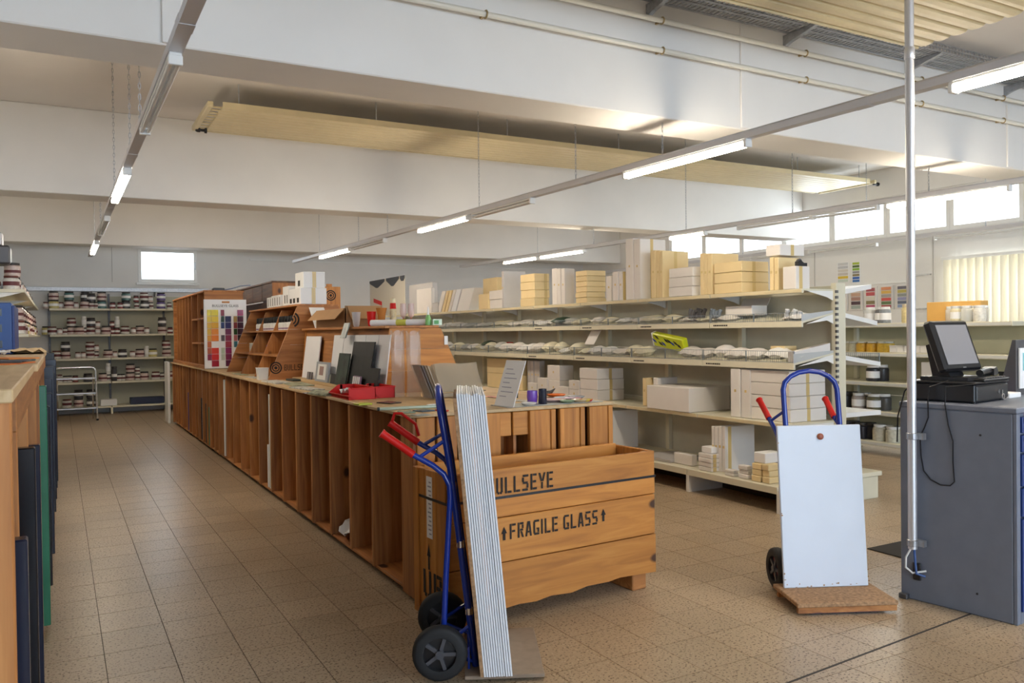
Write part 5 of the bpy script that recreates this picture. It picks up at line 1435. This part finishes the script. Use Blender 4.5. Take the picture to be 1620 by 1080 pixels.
solo('paper_fold', MB().box(2.30, 2.48, 8.28, 8.31, 1.626, 1.70, .002), paper, 'folded white card standing at the foot of the propped sheet', 'card')
# bottles in the second row of cubbies
t0 = None
for k in range(15):
    y = 8.62 + k * .128 + (.02 if k % 5 == 4 else 0); x = fx(1.63) + .05
    lab = 'small white bottle with a black cap in the slanted display, %s from the right' % ORD[k]
    if t0 is None:
        t0 = thing('bottle', lab, 'bottle', (x, y, 1.614), 0, 'black-capped bottles in the slanted display')
        lpart('body', MB().lathe([(.036, 0), (.04, .006), (.04, .075), (.025, .09)], 14), whitem, t0, True)
        lpart('cap', MB().lathe([(.032, .088), (.034, .092), (.03, .15), (.022, .155)], 14), black, t0, True)
        lpart('label', MB().lathe([(.0405, .012), (.0405, .028)], 14), col(.3, .2, .3), t0, True)
    else: dup(t0, (x, y, 1.614), random.uniform(-1, 1), lab)
xq = fx(1.36) + .08
for k in range(3):
    y = 10.72 - k * .12; t = thing('glass_jar', 'small clear jar with beige beads in the slanted display, %s from the left' % ORD[k], 'jar', (xq, y, 1.354), 0, 'clear jars in the slanted display')
    lpart('jar', MB().lathe([(.045, 0), (.05, .01), (.05, .085), (.045, .095)], 14), glassj, t, True); lpart('beads', MB().lathe([(.044, .004), (.046, .07)], 12), col(.55, .48, .3), t); lpart('lid', MB().lathe([(.05, .095), (.05, .11)], 14), col(.55, .55, .5), t, True)
solo('blue_box', MB().box(xq - .04, xq + .05, 9.38, 9.80, 1.354, 1.445, .004), col(.01, .02, .22), 'deep blue box in the middle cubby of the slanted display', 'box')
t = thing('white_bottle', 'white bottle with a flared neck in the right cubby of the slanted display', 'bottle', (xq + .06, 8.92, 1.354))
lpart('body', MB().lathe([(.042, 0), (.046, .01), (.04, .09), (.03, .13), (.046, .17), (.046, .185)], 14), whitem, t, True); lpart('cap', MB().lathe([(.03, .185), (.03, .21)], 12), black, t)
cup('cream_pot', 'cream pot behind the white bottle in the slanted display', 'pot', xq + .1, 8.74, 1.354, [(.04, 0), (.048, .11), (.05, .17)], cream)
xq = fx(1.12) + .07
t = thing('striped_cup', 'red and white striped cup in the lower right cubby', 'cup', (xq + .1, 8.88, ZT))
for k in range(5): lpart('band', MB().lathe([(.046 + .003 * k, .026 * k), (.049 + .003 * k, .026 * (k + 1))], 16), (whitem, col(.42, .06, .06))[k % 2], t, True)
lpart('rim', MB().lathe([(.062, .13), (.064, .136), (.058, .14)], 16), whitem, t, True)
t = thing('spotted_cup', 'black and white patterned cups in the lower middle cubby', 'cup', (xq + .05, 9.42, ZT))
for k in range(4): lpart('band', MB().lathe([(.05 - .002 * k, .03 * k), (.048 - .002 * k, .03 * (k + 1))], 14), (whitem, black)[k % 2], t, True)
cup('white_mug', 'plain white mug behind the patterned cup', 'cup', xq + .1, 9.30, ZT, [(.045, 0), (.05, .02), (.05, .15), (.045, .152)], whitem)
cup('clear_bottle', 'clear glass bottle in the lower left cubby', 'bottle', xq + .06, 10.42, ZT, [(.035, 0), (.038, .09), (.015, .13), (.015, .17)], glassj)
cup('blue_jar', 'dark blue jar in the lower left cubby', 'jar', xq + .06, 10.62, ZT, [(.045, 0), (.05, .02), (.05, .09), (.04, .1)], col(.02, .02, .12, .3))
solo('white_card', MB().prism([(0, 0), (.012, 0), (.07, .1), (.058, .1)], 1, 10.2, 10.28, T(xq, 0, ZT)), paper, 'white card leaning in the lower left cubby', 'card')
t = thing('white_pot', 'white square-sided pot on the counter at the display foot', 'pot', (1.84, 8.66, ZT))
lpart('pot', MB().prism([(-.045, 0), (.045, 0), (.055, .12), (-.055, .12)], 1, -.05, .05), mat('white_glaze', (.8, .8, .78), .25), t)
lpart('rim', MB().box(-.058, .058, -.053, .053, .118, .126, .002), mat('white_glaze', (.8, .8, .78), .25), t)

# top of tile display
TT = 1.626
t = thing('open_carton', 'open brown cardboard box on the tile display', 'box', (2.45, 7.6, TT))
part('wall', MB().box(2.27, 2.278, 7.2, 8.15, TT, 1.80).box(2.27, 2.62, 7.2, 7.208, TT, 1.82).box(2.61, 2.618, 7.2, 8.15, TT, 1.80).box(2.27, 2.62, 8.142, 8.15, TT, 1.80), carton_b, t)
part('flap', MB().prism([(2.27, 1.80), (2.276, 1.80), (2.18, 1.70), (2.174, 1.70)], 1, 7.22, 8.13), carton_b, t)
part('flap', MB().prism([(7.2, 1.82), (7.206, 1.82), (7.08, 1.70), (7.074, 1.70)], 0, 2.29, 2.60), carton_b, t)
t = thing('paper_roll', 'white paper roll lying across the top of the tile display', 'roll', (2.5, 6.3, TT))
part('roll', MB().tube([(2.27, 6.50, TT + .027), (2.62, 6.12, TT + .027)], .026, 14), paper, t, True)
part('band', MB().tube([(2.43, 6.326, TT + .027), (2.49, 6.261, TT + .027)], .0268, 14), col(.6, .6, .1), t, True)
cup('red_cup', 'tall red tumbler on the tile display', 'cup', 2.37, 6.78, TT, [(.026, 0), (.032, .02), (.040, .13), (.036, .13), (.03, .02)], redp)
cup('grey_cup', 'grey and white tumbler left of the red one on the tile display', 'cup', 2.30, 6.98, TT, [(.02, 0), (.028, .02), (.040, .13), (.036, .13), (.026, .02)], carton_g)
cup('amber_vase', 'amber glass vase right of the red tumbler', 'vase', 2.44, 6.72, TT, [(.018, 0), (.028, .03), (.034, .1), (.048, .16), (.045, .16), (.03, .1)], mat('amber_glass', (.5, .2, .05), .2))
t = thing('pitcher', 'tall cream and red marbled vase on the tile display', 'vase', (2.53, 6.68, TT))
lpart('body', MB().lathe([(.02, 0), (.025, .02), (.03, .12), (.022, .2), (.02, .24)], 14), clr(.68, .60, .38), t, True); lpart('band', MB().lathe([(.028, .15), (.0245, .2)], 14), redp, t, True)
for k in range(2):
    t = thing('stem_glass', 'tall pinkish stem glass on the tile display, %s one' % ('left', 'right')[k], 'glass', (2.56 + k * .06, 6.52 - k * .03, TT))
    lpart('bowl', MB().lathe([(.005, .07), (.022, .085), (.028, .12), (.024, .19), (.022, .19)], 14), clear('pink_glass_%d' % k, (.75, .6, .58), .45), t, True); lpart('stem', MB().lathe([(.022, 0), (.02, .004), (.004, .012), (.004, .07), (.012, .08)], 12), clr(.5, .12, .08), t, True)
t = thing('green_bottle', 'slim green spray bottle on the tile display', 'bottle', (2.60, 6.08, TT))
lpart('body', MB().lathe([(.022, 0), (.024, .01), (.022, .06), (.012, .085)], 14), clr(.22, .5, .16), t, True); lpart('nozzle', MB().lathe([(.011, .085), (.009, .13), (.005, .15)], 10), whitem, t, True)
t = thing('green_pack', 'small green and white pack beside the spray bottle', 'pack', (2.66, 6.05, TT)); part('pack', MB().box(2.62, 2.70, 6.03, 6.07, TT, TT + .05, .003), clr(.55, .7, .55), t); part('print', MB().box(2.63, 2.67, 6.0285, 6.03, TT + .01, TT + .04), col(.1, .35, .12), t)
solo('sample_strip', MB().prism([(7.52, 1.53), (7.53, 1.53), (7.40, 1.70), (7.39, 1.70)], 0, 2.185, 2.205) if False else MB().prism([(2.14, 1.53), (2.15, 1.53), (2.19, 1.66), (2.18, 1.66)], 1, YT(551, 520), YT(543, 520)), mat('grey_green_slate', (.18, .22, .2), .3, var=.4, scale=20), 'grey-green marbled strip leaning on the top rail of the tile display', 'tile')
solo('white_tag', MB().box(2.80, 2.812, 5.97, 5.998, 1.50, 1.57) if False else MB().prism([(2.70, 1.47), (2.73, 1.47), (2.73, 1.54), (2.70, 1.54)], 1, 5.99, 5.998), paper, 'small white tag at the right edge of the tile display', 'tag')


# red open-front bins
def red_bin(label, x0, x1, y0, y1, z, h):
    t = thing('red_bin', label, 'bin', ((x0 + x1) / 2, (y0 + y1) / 2, z))
    part('floor', MB().box(x0 + .01, x1 - .01, y0 + .01, y1 - .01, z, z + .004), redp, t)
    part('side_wall', MB().box(x1 - .008, x1, y0, y1, z, z + h, .002), redp, t)
    part('side_wall', MB().box(x0, x1, y0, y0 + .008, z, z + h, .002), redp, t)
    part('side_wall', MB().box(x0 + .08, x1, y1 - .008, y1, z, z + h, .002), redp, t)
    part('scooped_front', MB().prism([(x0 - .01, z + .03), (x0 + .03, z), (x0 + .036, z), (x0 - .002, z + .032)], 1, y0, y1), redp, t)
    part('side_wall', MB().prism([(x0 - .005, z + .03), (x0 + .03, z), (x0 + .1, z), (x0 + .1, z + h), (x0 + .07, z + h)], 1, y1 - .008, y1), redp, t)
    part('rim', MB().box(x0 + .02, x1 + .004, y0 - .004, y0 + .004, z + h - .01, z + h, .002).box(x1 - .004, x1 + .004, y0, y1, z + h - .01, z + h), redp, t)
    return t


red_bin('red open-front storage bin on the counter, left of two', 1.775, 1.975, 5.58, 6.05, ZT, .085)
red_bin('red storage bin on the counter, right of two', 1.985, 2.135, 5.62, 6.0, ZT, .085)
solo('tissue', MB().sheet([[(1.80 + i * .02, 5.75 + j * .03, ZT + .05 + .02 * math.sin(i * 2 + j * 1.7)) for j in range(6)] for i in range(6)]), paper, 'crumpled white tissue inside the left red bin', 'tissue')


# clear bag bundles
def clear_bag(label, x, y, w, d, h, rz):
    n = 20; g = []
    for i in range(9):
        z = h * i / 8; r = []
        for k in range(n + 1):
            a = 2 * PI * k / n; rr = 1 + .08 * math.sin(5 * a + i * .8) + .05 * math.sin(9 * a)
            r.append(tuple(T(x, y, ZT, rz) @ Vector((w / 2 * math.copysign(abs(math.cos(a)) ** .6, math.cos(a)) * rr, d / 2 * math.copysign(abs(math.sin(a)) ** .6, math.sin(a)) * rr, z + (.02 * math.sin(a * 3) if i == 8 else 0)))))
        g.append(r)
    solo('plastic_bag', MB().sheet(g), plast, label, 'bag', smooth=True)


clear_bag('tall clear plastic bag standing on the counter, left of two', 2.175, 5.66, .095, .10, .47, -.3)
clear_bag('tall clear plastic bag standing on the counter, right of two', 2.275, 5.60, .10, .10, .465, -.3)
# clear sleeves in a wire holder
t = thing('sleeve_rack', 'low wire rack holding clear plastic sleeves on the counter', 'rack', (2.5, 5.25, ZT))
mb = MB()
for x in (2.31, 2.42, 2.53, 2.64): mb.tube([(x, 5.2, ZT + .05), (x, 5.2, ZT + .005), (x, 5.5, ZT + .005), (x, 5.5, ZT + .06)], .004, 5)
mb.tube([(2.30, 5.2, ZT + .05), (2.66, 5.2, ZT + .05)], .004, 5); mb.tube([(2.30, 5.5, ZT + .06), (2.66, 5.5, ZT + .06)], .004, 5)
part('wires', mb, chrome, t)
part('base_board', MB().box(2.29, 2.67, 5.19, 5.51, ZT, ZT + .004), ply, t)
film = clear('hazy_sleeve_film', (.52, .44, .33), .5, .18)
for k in range(6):
    y = 5.24 + k * .04; z0 = ZT + .011; h = .235 - .006 * k
    g = [[(2.33 + .33 * j / 8 + .005 * math.sin(i + k), y + .10 * i / 6 + .004 * math.sin(j * 1.3 + k), z0 + h * i / 6 + .004 * math.sin(j * .9 + k)) for j in range(9)] for i in range(7)]
    sl = solo('plastic_sleeve', MB().sheet(g), film, 'hazy clear plastic sleeve in the wire rack, %s from the front' % ORD[k], 'plastic sleeve', 'clear sleeves in the wire rack', smooth=True)
for k in range(4):
    x = 2.315 - k * .012
    mb = MB().prism([(x, ZT + .004), (x + .008, ZT + .004), (x - .085, ZT + .24), (x - .093, ZT + .24)], 1, 5.22 + .02 * k, 5.44)
    solo('plastic_sleeve', mb, (film, plast, mat('dark_sleeve', (.1, .09, .08), .2), plast)[k], 'narrow clear sleeve leaning left of the wire rack, %s from the right' % ORD[k], 'plastic sleeve', 'narrow sleeves beside the wire rack')
part('price_tag', MB().box(2.34, 2.40, 5.53, 5.534, ZT + .2, ZT + .215), paper, sl)
# acrylic sign with paper
t = thing('sign_holder', 'white printed price sheet leaning in an acrylic holder on the counter', 'sign', (2.45, 4.50, ZT))
A0 = at(782, 641, 2, ZT); A1 = at(812, 645, 2, ZT)
rzs = math.atan2(A1.y - A0.y, A1.x - A0.x); Ms = T(A0.x, A0.y, ZT, rzs) ; wS = (A1 - A0).length
part('sheet', MB().prism([(.0, .004), (.004, .004), (.10, .285), (.096, .285)], 0, 0, wS, Ms @ Matrix.Shear('XZ', 4, (0, 0)) if False else Ms), paper, t)
part('foot', MB().box(0, wS, -.03, .10, 0, .004, M=Ms), plast, t)
mb = MB()
for k in range(7):
    zz_ = .06 + k * .028; yy = .096 * (zz_ - .004) / .281
    mb.box(wS * .15, wS * (.5 + .3 * ((k * 5) % 3) / 2), yy - .0015, yy - .0005, zz_, zz_ + .005, M=Ms)
part('print', mb, col(.45, .45, .55), t)
cup('purple_glass', 'purple frosted tumbler on the counter corner', 'glass', at(846, 640, 2, ZT).x, at(846, 640, 2, ZT).y + .03, ZT, [(.022, 0), (.030, .01), (.0355, .05), (.033, .088), (.031, .088), (.028, .02)], mat('purple_glaze', (.16, .06, .4), .25))
q = at(858, 640, 2, ZT)
cup('black_glass', 'black shiny tumbler beside the purple one', 'glass', q.x + .012, q.y + .015, ZT, [(.026, 0), (.028, .005), (.026, .1), (.024, .1), (.022, .01)], mat('black_glaze', (.012, .014, .03), .12))
q = at(870, 628, 2, ZT)
t = thing('dark_bird', 'small dark glass ornament with a raised tail on the counter', 'ornament', (q.x, q.y + .05, ZT))
lpart('body', MB().tube([(-.04, 0, .02), (0, 0, .022), (.04, 0, .03), (.075, 0, .055)], [.006, .02, .014, .003], 8), black, t, True)


# flat pieces on the counter: magazines, sample plates, leaflets
def flatbox(name, label, cat, px0, px1, py, d, h, m, rz=0, curl=0):
    a = at(px0, py, 2, ZT); b = at(px1, py, 2, ZT); c = (a + b) / 2; w = max(.04, abs((b - a).x))
    mb = MB()
    if curl:
        mb.sheet([[(-w / 2 + w * i / 8, -d / 2 + d * j / 3, h + curl * math.sin(PI * i / 8)) for i in range(9)] for j in range(4)])
        mb.box(-w / 2, w / 2, -d / 2, d / 2, 0, h * .8)
    else: mb.box(-w / 2, w / 2, -d / 2, d / 2, 0, h, .002)
    mb.v = [tuple(T(c.x, c.y, ZT, rz) @ Vector(v)) for v in mb.v]
    return solo(name, mb, m, label, cat)


leaf = mat('printed_green_page', (.33, .36, .24), .4, var=.6, scale=22); page = mat('printed_grey_page', (.52, .52, .48), .4, var=.5, scale=26)
flatbox('magazine', 'open green printed magazine left of the red bins', 'magazine', 497, 534, 624, .30, .012, leaf, .2, .02)
flatbox('magazine', 'grey printed magazine on the counter left of the open one', 'magazine', 470, 500, 615, .5, .01, page, .1)
flatbox('magazine', 'flat green printed magazine below the tile ledge', 'magazine', 450, 490, 608, .6, .008, leaf, -.05)
flatbox('magazine', 'pale printed magazine before the slanted display', 'magazine', 422, 452, 605, .5, .014, page, .05)
flatbox('magazine', 'thick catalogue with a dark cover before the slanted display', 'magazine', 455, 484, 602, .24, .02, col(.03, .04, .035), .05)
flatbox('pencil', 'purple glass strip beside the open magazine', 'glass strip', 480, 494, 622, .06, .006, col(.15, .1, .17, .25), .4)
flatbox('leaflet', 'pale leaflet in front of the lower middle cubbies', 'leaflet', 392, 412, 597, .5, .004, page, 0)
flatbox('leaflet', 'yellowish leaflet in front of the lower left cubby', 'leaflet', 372, 388, 592, .5, .006, leaf, 0)
flatbox('green_leaf_dish', 'lime green leaf-shaped dish at the counter edge', 'dish', 560, 588, 640, .09, .012, col(.45, .52, .03, .3), .1)
flatbox('dark_coaster', 'dark brown glass coaster with a red corner on the counter', 'coaster', 601, 630, 637.5, .14, .008, col(.05, .03, .025, .25), .35)
flatbox('green_plate', 'pale green glass sample plate near the counter corner', 'plate', 630, 656, 652, .12, .006, col(.25, .36, .28, .2), -.1)
flatbox('blue_plate', 'dark blue glass sample plate near the counter corner', 'plate', 655, 686, 650, .1, .006, col(.06, .1, .16, .2), .25)
flatbox('grey_plate', 'pale grey glass sample plate near the counter corner', 'plate', 650, 680, 656.5, .08, .005, col(.38, .42, .4, .2), .1)
flatbox('red_plate', 'small red glass piece near the counter corner', 'plate', 694, 704, 650, .09, .008, col(.6, .06, .03, .2), .2)
flatbox('ruler', 'white plastic strip lying across the counter', 'ruler', 672, 704, 640, .03, .006, paper, .1)
p, q = at(597, 647, 2, ZT + .01), at(700, 642, 2, ZT + .01)
t = thing('glass_rod', 'long pale green rod with a black end on the counter', 'rod', tuple((p + q) / 2)); part('rod', MB().tube([p, q], .01, 10), clear('pale_green_rod', (.6, .72, .6), .3), t, True); part('end_cap', MB().tube([p, p + (q - p) * .03], .0115, 10), black, t, True)
solo('grey_mat', MB().box(2.40, 3.12, 4.41, 4.62, ZT, ZT + .004, .001), mat('grey_sheet', (.42, .43, .40), .35, var=.2, scale=8), 'grey metal sheet on the near right counter edge', 'sheet')
random.seed(9)
SP = [('orange', (.75, .17, .03), 880, 628, .11), ('white and red', (.7, .5, .48), 876, 636, .13), ('pale blue', (.5, .56, .62), 893, 633, .12), ('pink', (.62, .36, .42), 905, 634, .10), ('grey', (.35, .36, .38), 913, 631, .10),
      ('white', (.72, .7, .66), 858, 645, .08), ('cream', (.62, .5, .32), 928, 638, .09), ('red', (.5, .05, .04), 934, 637, .07), ('yellow', (.7, .55, .12), 941, 638, .07), ('green', (.25, .34, .22), 920, 641, .08)]
for n_, c, px, py, r in SP:
    q = at(px, py, 2, ZT); r *= .62
    xx_ = min(q.x, CX1 - r - .02)
    solo('sample_dish', MB().lathe([(r * .5, 0.004), (r * .8, .008), (r, .02), (r * .97, .022), (r * .7, .012), (r * .4, .009)], 18, xx_, max(q.y, 4.39 + r), ZT), col(*c, .25), '%s glass sample dish on the right end of the counter' % n_, 'dish', 'sample dishes on the right end of the counter', smooth=True)
q = at(640 + 660 / 4.765, 560 + 320 / 4.765, 2, ZT)
flatbox('leaflet', 'red and white leaflet behind the price sheet', 'leaflet', 770, 790, 628, .16, .004, mat('red_white_print', (.6, .25, .2), .5, var=.8, scale=25), .2)
flatbox('leaflet', 'grey striped leaflet between the price sheet and the purple tumbler', 'leaflet', 812, 838, 634, .15, .004, mat('stripe_print', (.5, .48, .45), .5, var=.6, scale=30), .2)
flatbox('black_tray', 'small black tray behind the price sheet', 'tray', 806, 815, 629, .09, .04, black, .1)

# ================================================================ second gondola on the right
GX = 8.72; G2 = [4.95 + 1.14 * k for k in range(5)]
t = thing('jar_gondola', 'ivory shelf unit with jars behind the till, beyond the white gondola', 'shelving', (9.0, 7.2, 0))
for y in G2: part('upright', MB().box(9.16, 9.26, y - .03, y + .03, 0, 1.66 if y > 5 else 1.70, .004), shelf_m, t)
S2 = (1.61, 1.255, .895, .535, .165)
for a, b in zip(G2, G2[1:]):
    for z0, z1 in ((.15, .7), (.705, 1.2), (1.205, 1.6)): part('back_panel', MB().box(9.2, 9.22, a + .03, b - .03, z0, z1), mat('olive_ivory_panel', (.56, .53, .36), .55, var=.04), t)
    for z in S2:
        s = part('shelf', MB().box(GX, 9.19, a + .004, b - .004, z - .05, z, .004), shelf_m, t)
        part('price_strip', MB().box(GX - .003, GX, a + .02, b - .02, z - .042, z - .01), mat('pale_strip', (.66, .66, .62), .4), s)
    part('base_foot', MB().box(GX + .03, 9.16, a - .025, a + .025, 0, .115, .003), shelf_m, t)
mb = MB()
for k in range(30): mb.box(9.175, 9.187, 4.917, 4.92, .1 + k * .05, .125 + k * .05)
part('upright_slots', mb, steel_d, t)
GJ = 'jars on the shelf unit behind the till'


def gjar(label, px, X, z, r, h, body, lid, lab=None, y=None, cat='jar'):
    yy = at(px, 540, 0, X).y
    t = thing('lidded_jar', label, cat, (X, yy, z), 0, GJ)
    lpart('body', MB().lathe([(r * .95, 0), (r, h * .05), (r, h * .75), (r * .8, h * .84)], 14), body, t, True)
    lpart('lid', MB().lathe([(r * .82, h * .84), (r * .84, h * .86), (r * .84, h)], 14), lid, t, True)
    if lab: lpart('label', MB().lathe([(r * 1.01, h * .2), (r * 1.01, h * .62)], 14), lab, t, True)


XJ = GX + .12
for px, body, lab, d in ((1376, glassj, paper, 'white-lidded jar with a striped label on the right unit top, left one'), (1384, clr(.55, .42, .3), paper, 'white-lidded jar with brown beads on the right unit top'), (1394, clr(.1, .1, .11), paper, 'white-lidded jar with dark beads on the right unit top'),
                         (1400, clr(.2, .22, .24), paper, 'white-lidded jar with grey beads on the right unit top')):
    gjar(d, px, XJ + (.12 if px in (1384,) else 0), 1.611, .072, .2, body, whitem, lab)
gjar('tall yellow jar beside the steel pole on the right unit top', 1435, XJ, 1.611, .06, .22, clr(.6, .5, .25), clr(.7, .6, .4))
for k, px in enumerate((1505, 1513, 1522, 1530, 1538, 1550, 1556)):
    gjar('clear jar with a white lid clustered behind the till screen, %s from the left' % ORD[k], px, XJ + (.02 if k % 2 else .16), 1.611, .06, .18, (glassj, clr(.62, .56, .38), clr(.7, .68, .62))[k % 3], whitem, paper if k in (1, 4) else None)
carton('carton', 'long orange cardboard box on the right shelf unit behind the till', 9.0, 9.15, Yat(1551, 9.0, 490), Yat(1466, 9.0, 490), 1.611, Zat(1500, 477, 9.0), mat('orange_carton', (.62, .36, .10), .7, var=.04))
for k, (px, c) in enumerate(((1340, (.5, .45, .3)), (1351, (.45, .42, .3)), (1364, (.62, .36, .04)), (1380, (.62, .34, .03)), (1397, (.6, .38, .05)), (1406, (.6, .4, .05)))):
    gjar('short jar with %s contents on the second right shelf, %s from the left' % ('amber' if k > 1 else 'beige', ORD[k]), px, XJ + .05, 1.256, .07, .13, clr(*c), glassj)
for k, px in enumerate((1416, 1428, 1438, 1452, 1465, 1478, 1488)):
    p = at(px, 545, 0, XJ)
    carton('small_white_box', 'little white lidded box on the second right shelf, %s from the left' % ORD[k], XJ - .04, XJ + .1, p.y - .05, p.y + .05, 1.256, 1.34, carton_w, None, 'white boxes on the second right shelf', seams=1)
for px, c in ((1381, (.03, .03, .035)), (1395, (.04, .04, .045))):
    gjar('white-lidded jar of black beads on the third right shelf, %s one' % ('left' if px < 1390 else 'right'), px, XJ + (0 if px < 1390 else .1), .896, .082, .2, clr(*c), whitem, paper if px < 1390 else None)
for k, (px, c) in enumerate(((1337, (.03, .03, .03)), (1348, (.03, .03, .03)), (1358, (.36, .32, .3)), (1368, (.36, .32, .3)), (1382, (.12, .11, .06)), (1398, (.08, .075, .07)))):
    gjar('wide jar on the fourth right shelf, %s from the left' % ORD[k], px, XJ + (.1 if k % 2 else 0), .536, .085, .2, clr(*c), whitem if k > 1 else lidk, paper if k in (2, 4) else None)
for k, (px, c, h) in enumerate(((1338, (.02, .02, .03), .2), (1350, (.02, .02, .03), .2), (1362, (.02, .02, .03), .2), (1376, (.02, .02, .03), .2), (1391, (.55, .52, .42), .2), (1402, (.62, .6, .5), .19), (1412, (.62, .6, .5), .19), (1422, (.6, .55, .3), .19))):
    gjar('%s jar on the lowest right shelf, %s from the left' % ('black' if k < 4 else 'pale', ORD[k]), px, XJ + (.08 if k % 2 else .0), .166, .085, h, clr(*c), whitem if k > 3 else lidk)
solo('white_carton', MB().box(8.8, 9.1, Yat(1488, 8.8, 560), Yat(1457, 8.8, 560), .896, 1.15, .004), carton_w, 'white carton on the right unit behind the till screen', 'box')
t = thing('yellow_clamp', 'black bar clamp with yellow ends on the right shelf unit', 'clamp', (8.8, 5.4, .9))
ya, yb = Yat(1601, 8.8, 580), Yat(1568, 8.8, 580)
part('bar', MB().box(8.79, 8.81, ya, yb, 1.05, 1.075), black, t)
for y in (ya, yb): part('jaw', MB().box(8.77, 8.83, y - .03, y + .03, 1.02, 1.11, .006), col(.6, .5, .03), t)
for z in (.896,): part('stand', MB().box(8.79, 8.81, (ya + yb) / 2 - .02, (ya + yb) / 2 + .02, .896, 1.05), black, t)

# ================================================================ right wall: blinds, colour panels, posters
t = thing('vertical_blinds', 'cream vertical blinds over the right wall window', 'blinds', (XR - .1, 6.4, 1.6))
part('head_rail', MB().box(XR - .14, XR - .06, 4.3, 8.34, 2.64, 2.69, .004), whitem, t)
n = 30
for k in range(n):
    y = 4.36 + (8.30 - 4.36) * k / n
    mb = MB().box(-.0015, .0015, .0, .127, 1.60, 2.64)
    mb.v = [tuple(T(XR - .10, y, 0, .5) @ Vector(v)) for v in mb.v]
    part('slat', mb, blind_m, t)
for k, ((pa, pb, pt_, pbm), pal) in enumerate(zip(((1324, 1343, 416, 446), (1347, 1361, 415, 446)), ([(.6, .6, .6), (.55, .55, .56), (.62, .58, .52), (.6, .55, .5), (.7, .5, .05), (.6, .68, .6)], [(.4, .5, .05), (.1, .16, .03), (.25, .45, .04), (.3, .3, .3), (.25, .2, .1), (.03, .12, .45), (.05, .18, .5)]))):
    a = at(pa, pt_, 0, XR - .012); b = at(pb, pbm, 0, XR - .012)
    t = thing('poster', ('pale printed poster with a yellow band on the right wall', 'green, black and blue striped poster on the right wall')[k], 'poster', (XR - .01, (a.y + b.y) / 2, b.z))
    part('sheet', MB().box(XR - .008, XR - .002, b.y, a.y, b.z, a.z), paper, t)
    for j, c in enumerate(pal):
        h = (a.z - b.z) / len(pal); z = a.z - (j + 1) * h
        part('print_band', MB().box(XR - .011, XR - .008, b.y + .02, a.y - .02, z + h * .12, z + h * .9), col(*c), t)
pal = [[(.3, .2, .2), (.5, .4, .3), (.12, .02, .03)], [(.65, .5, .36), (.5, .3, .2), (.4, .2, .15), (.06, .02, .03), (.35, .4, .36)], [(.3, .02, .04), (.5, .04, .05), (.65, .6, .5), (.25, .2, .1), (.45, .06, .14)],
       [(.62, .2, .06), (.6, .35, .03), (.35, .3, .25), (.58, .05, .04), (.1, .16, .05), (.35, .04, .04)], [(.05, .04, .07), (.42, .35, .05), (.2, .22, .2), (.25, .26, .45), (.08, .1, .16), (.25, .32, .5)]]
for k, (pa, pb) in enumerate(((1329, 1342), (1344, 1366), (1367.5, 1389), (1391.5, 1415), (1417, 1444))):
    a = at(pa, 454, 0, XR - .012); b = at(pb, 489, 0, XR - .012); zt, zl = 2.29, 1.87
    t = thing('framed_glass_samples', 'framed board of coloured glass bands on the right wall, %s from the left' % ORD[k], 'sample panel', (XR - .03, (a.y + b.y) / 2, zl), 0, 'colour panels on the right wall')
    part('board', MB().box(XR - .03, XR - .002, b.y + .01, a.y - .01, zl, zt, .003), carton_w, t)
    for j, c in enumerate(pal[k]):
        h = (zt - zl - .04) / len(pal[k]); z = zt - .02 - (j + 1) * h
        part('colour_band', MB().box(XR - .036, XR - .03, b.y + .05, a.y - .05, z + h * .1, z + h * .92, .001), col(*c, .25), t)
t = thing('wall_batten', 'long white picture rail above the colour panels', 'rail', (XR - .02, 9.8, 2.32)); part('rail', MB().box(XR - .03, XR, 8.9, 11.2, 2.33, 2.36), whitem, t)
for z in (2.42, 1.85): solo('wall_hook_rail', MB().box(XR - .03, XR, 8.6, 9.0, z, z + .025), galv, 'short grey rail on the right wall, %s one' % ('upper' if z > 2 else 'lower'), 'rail')
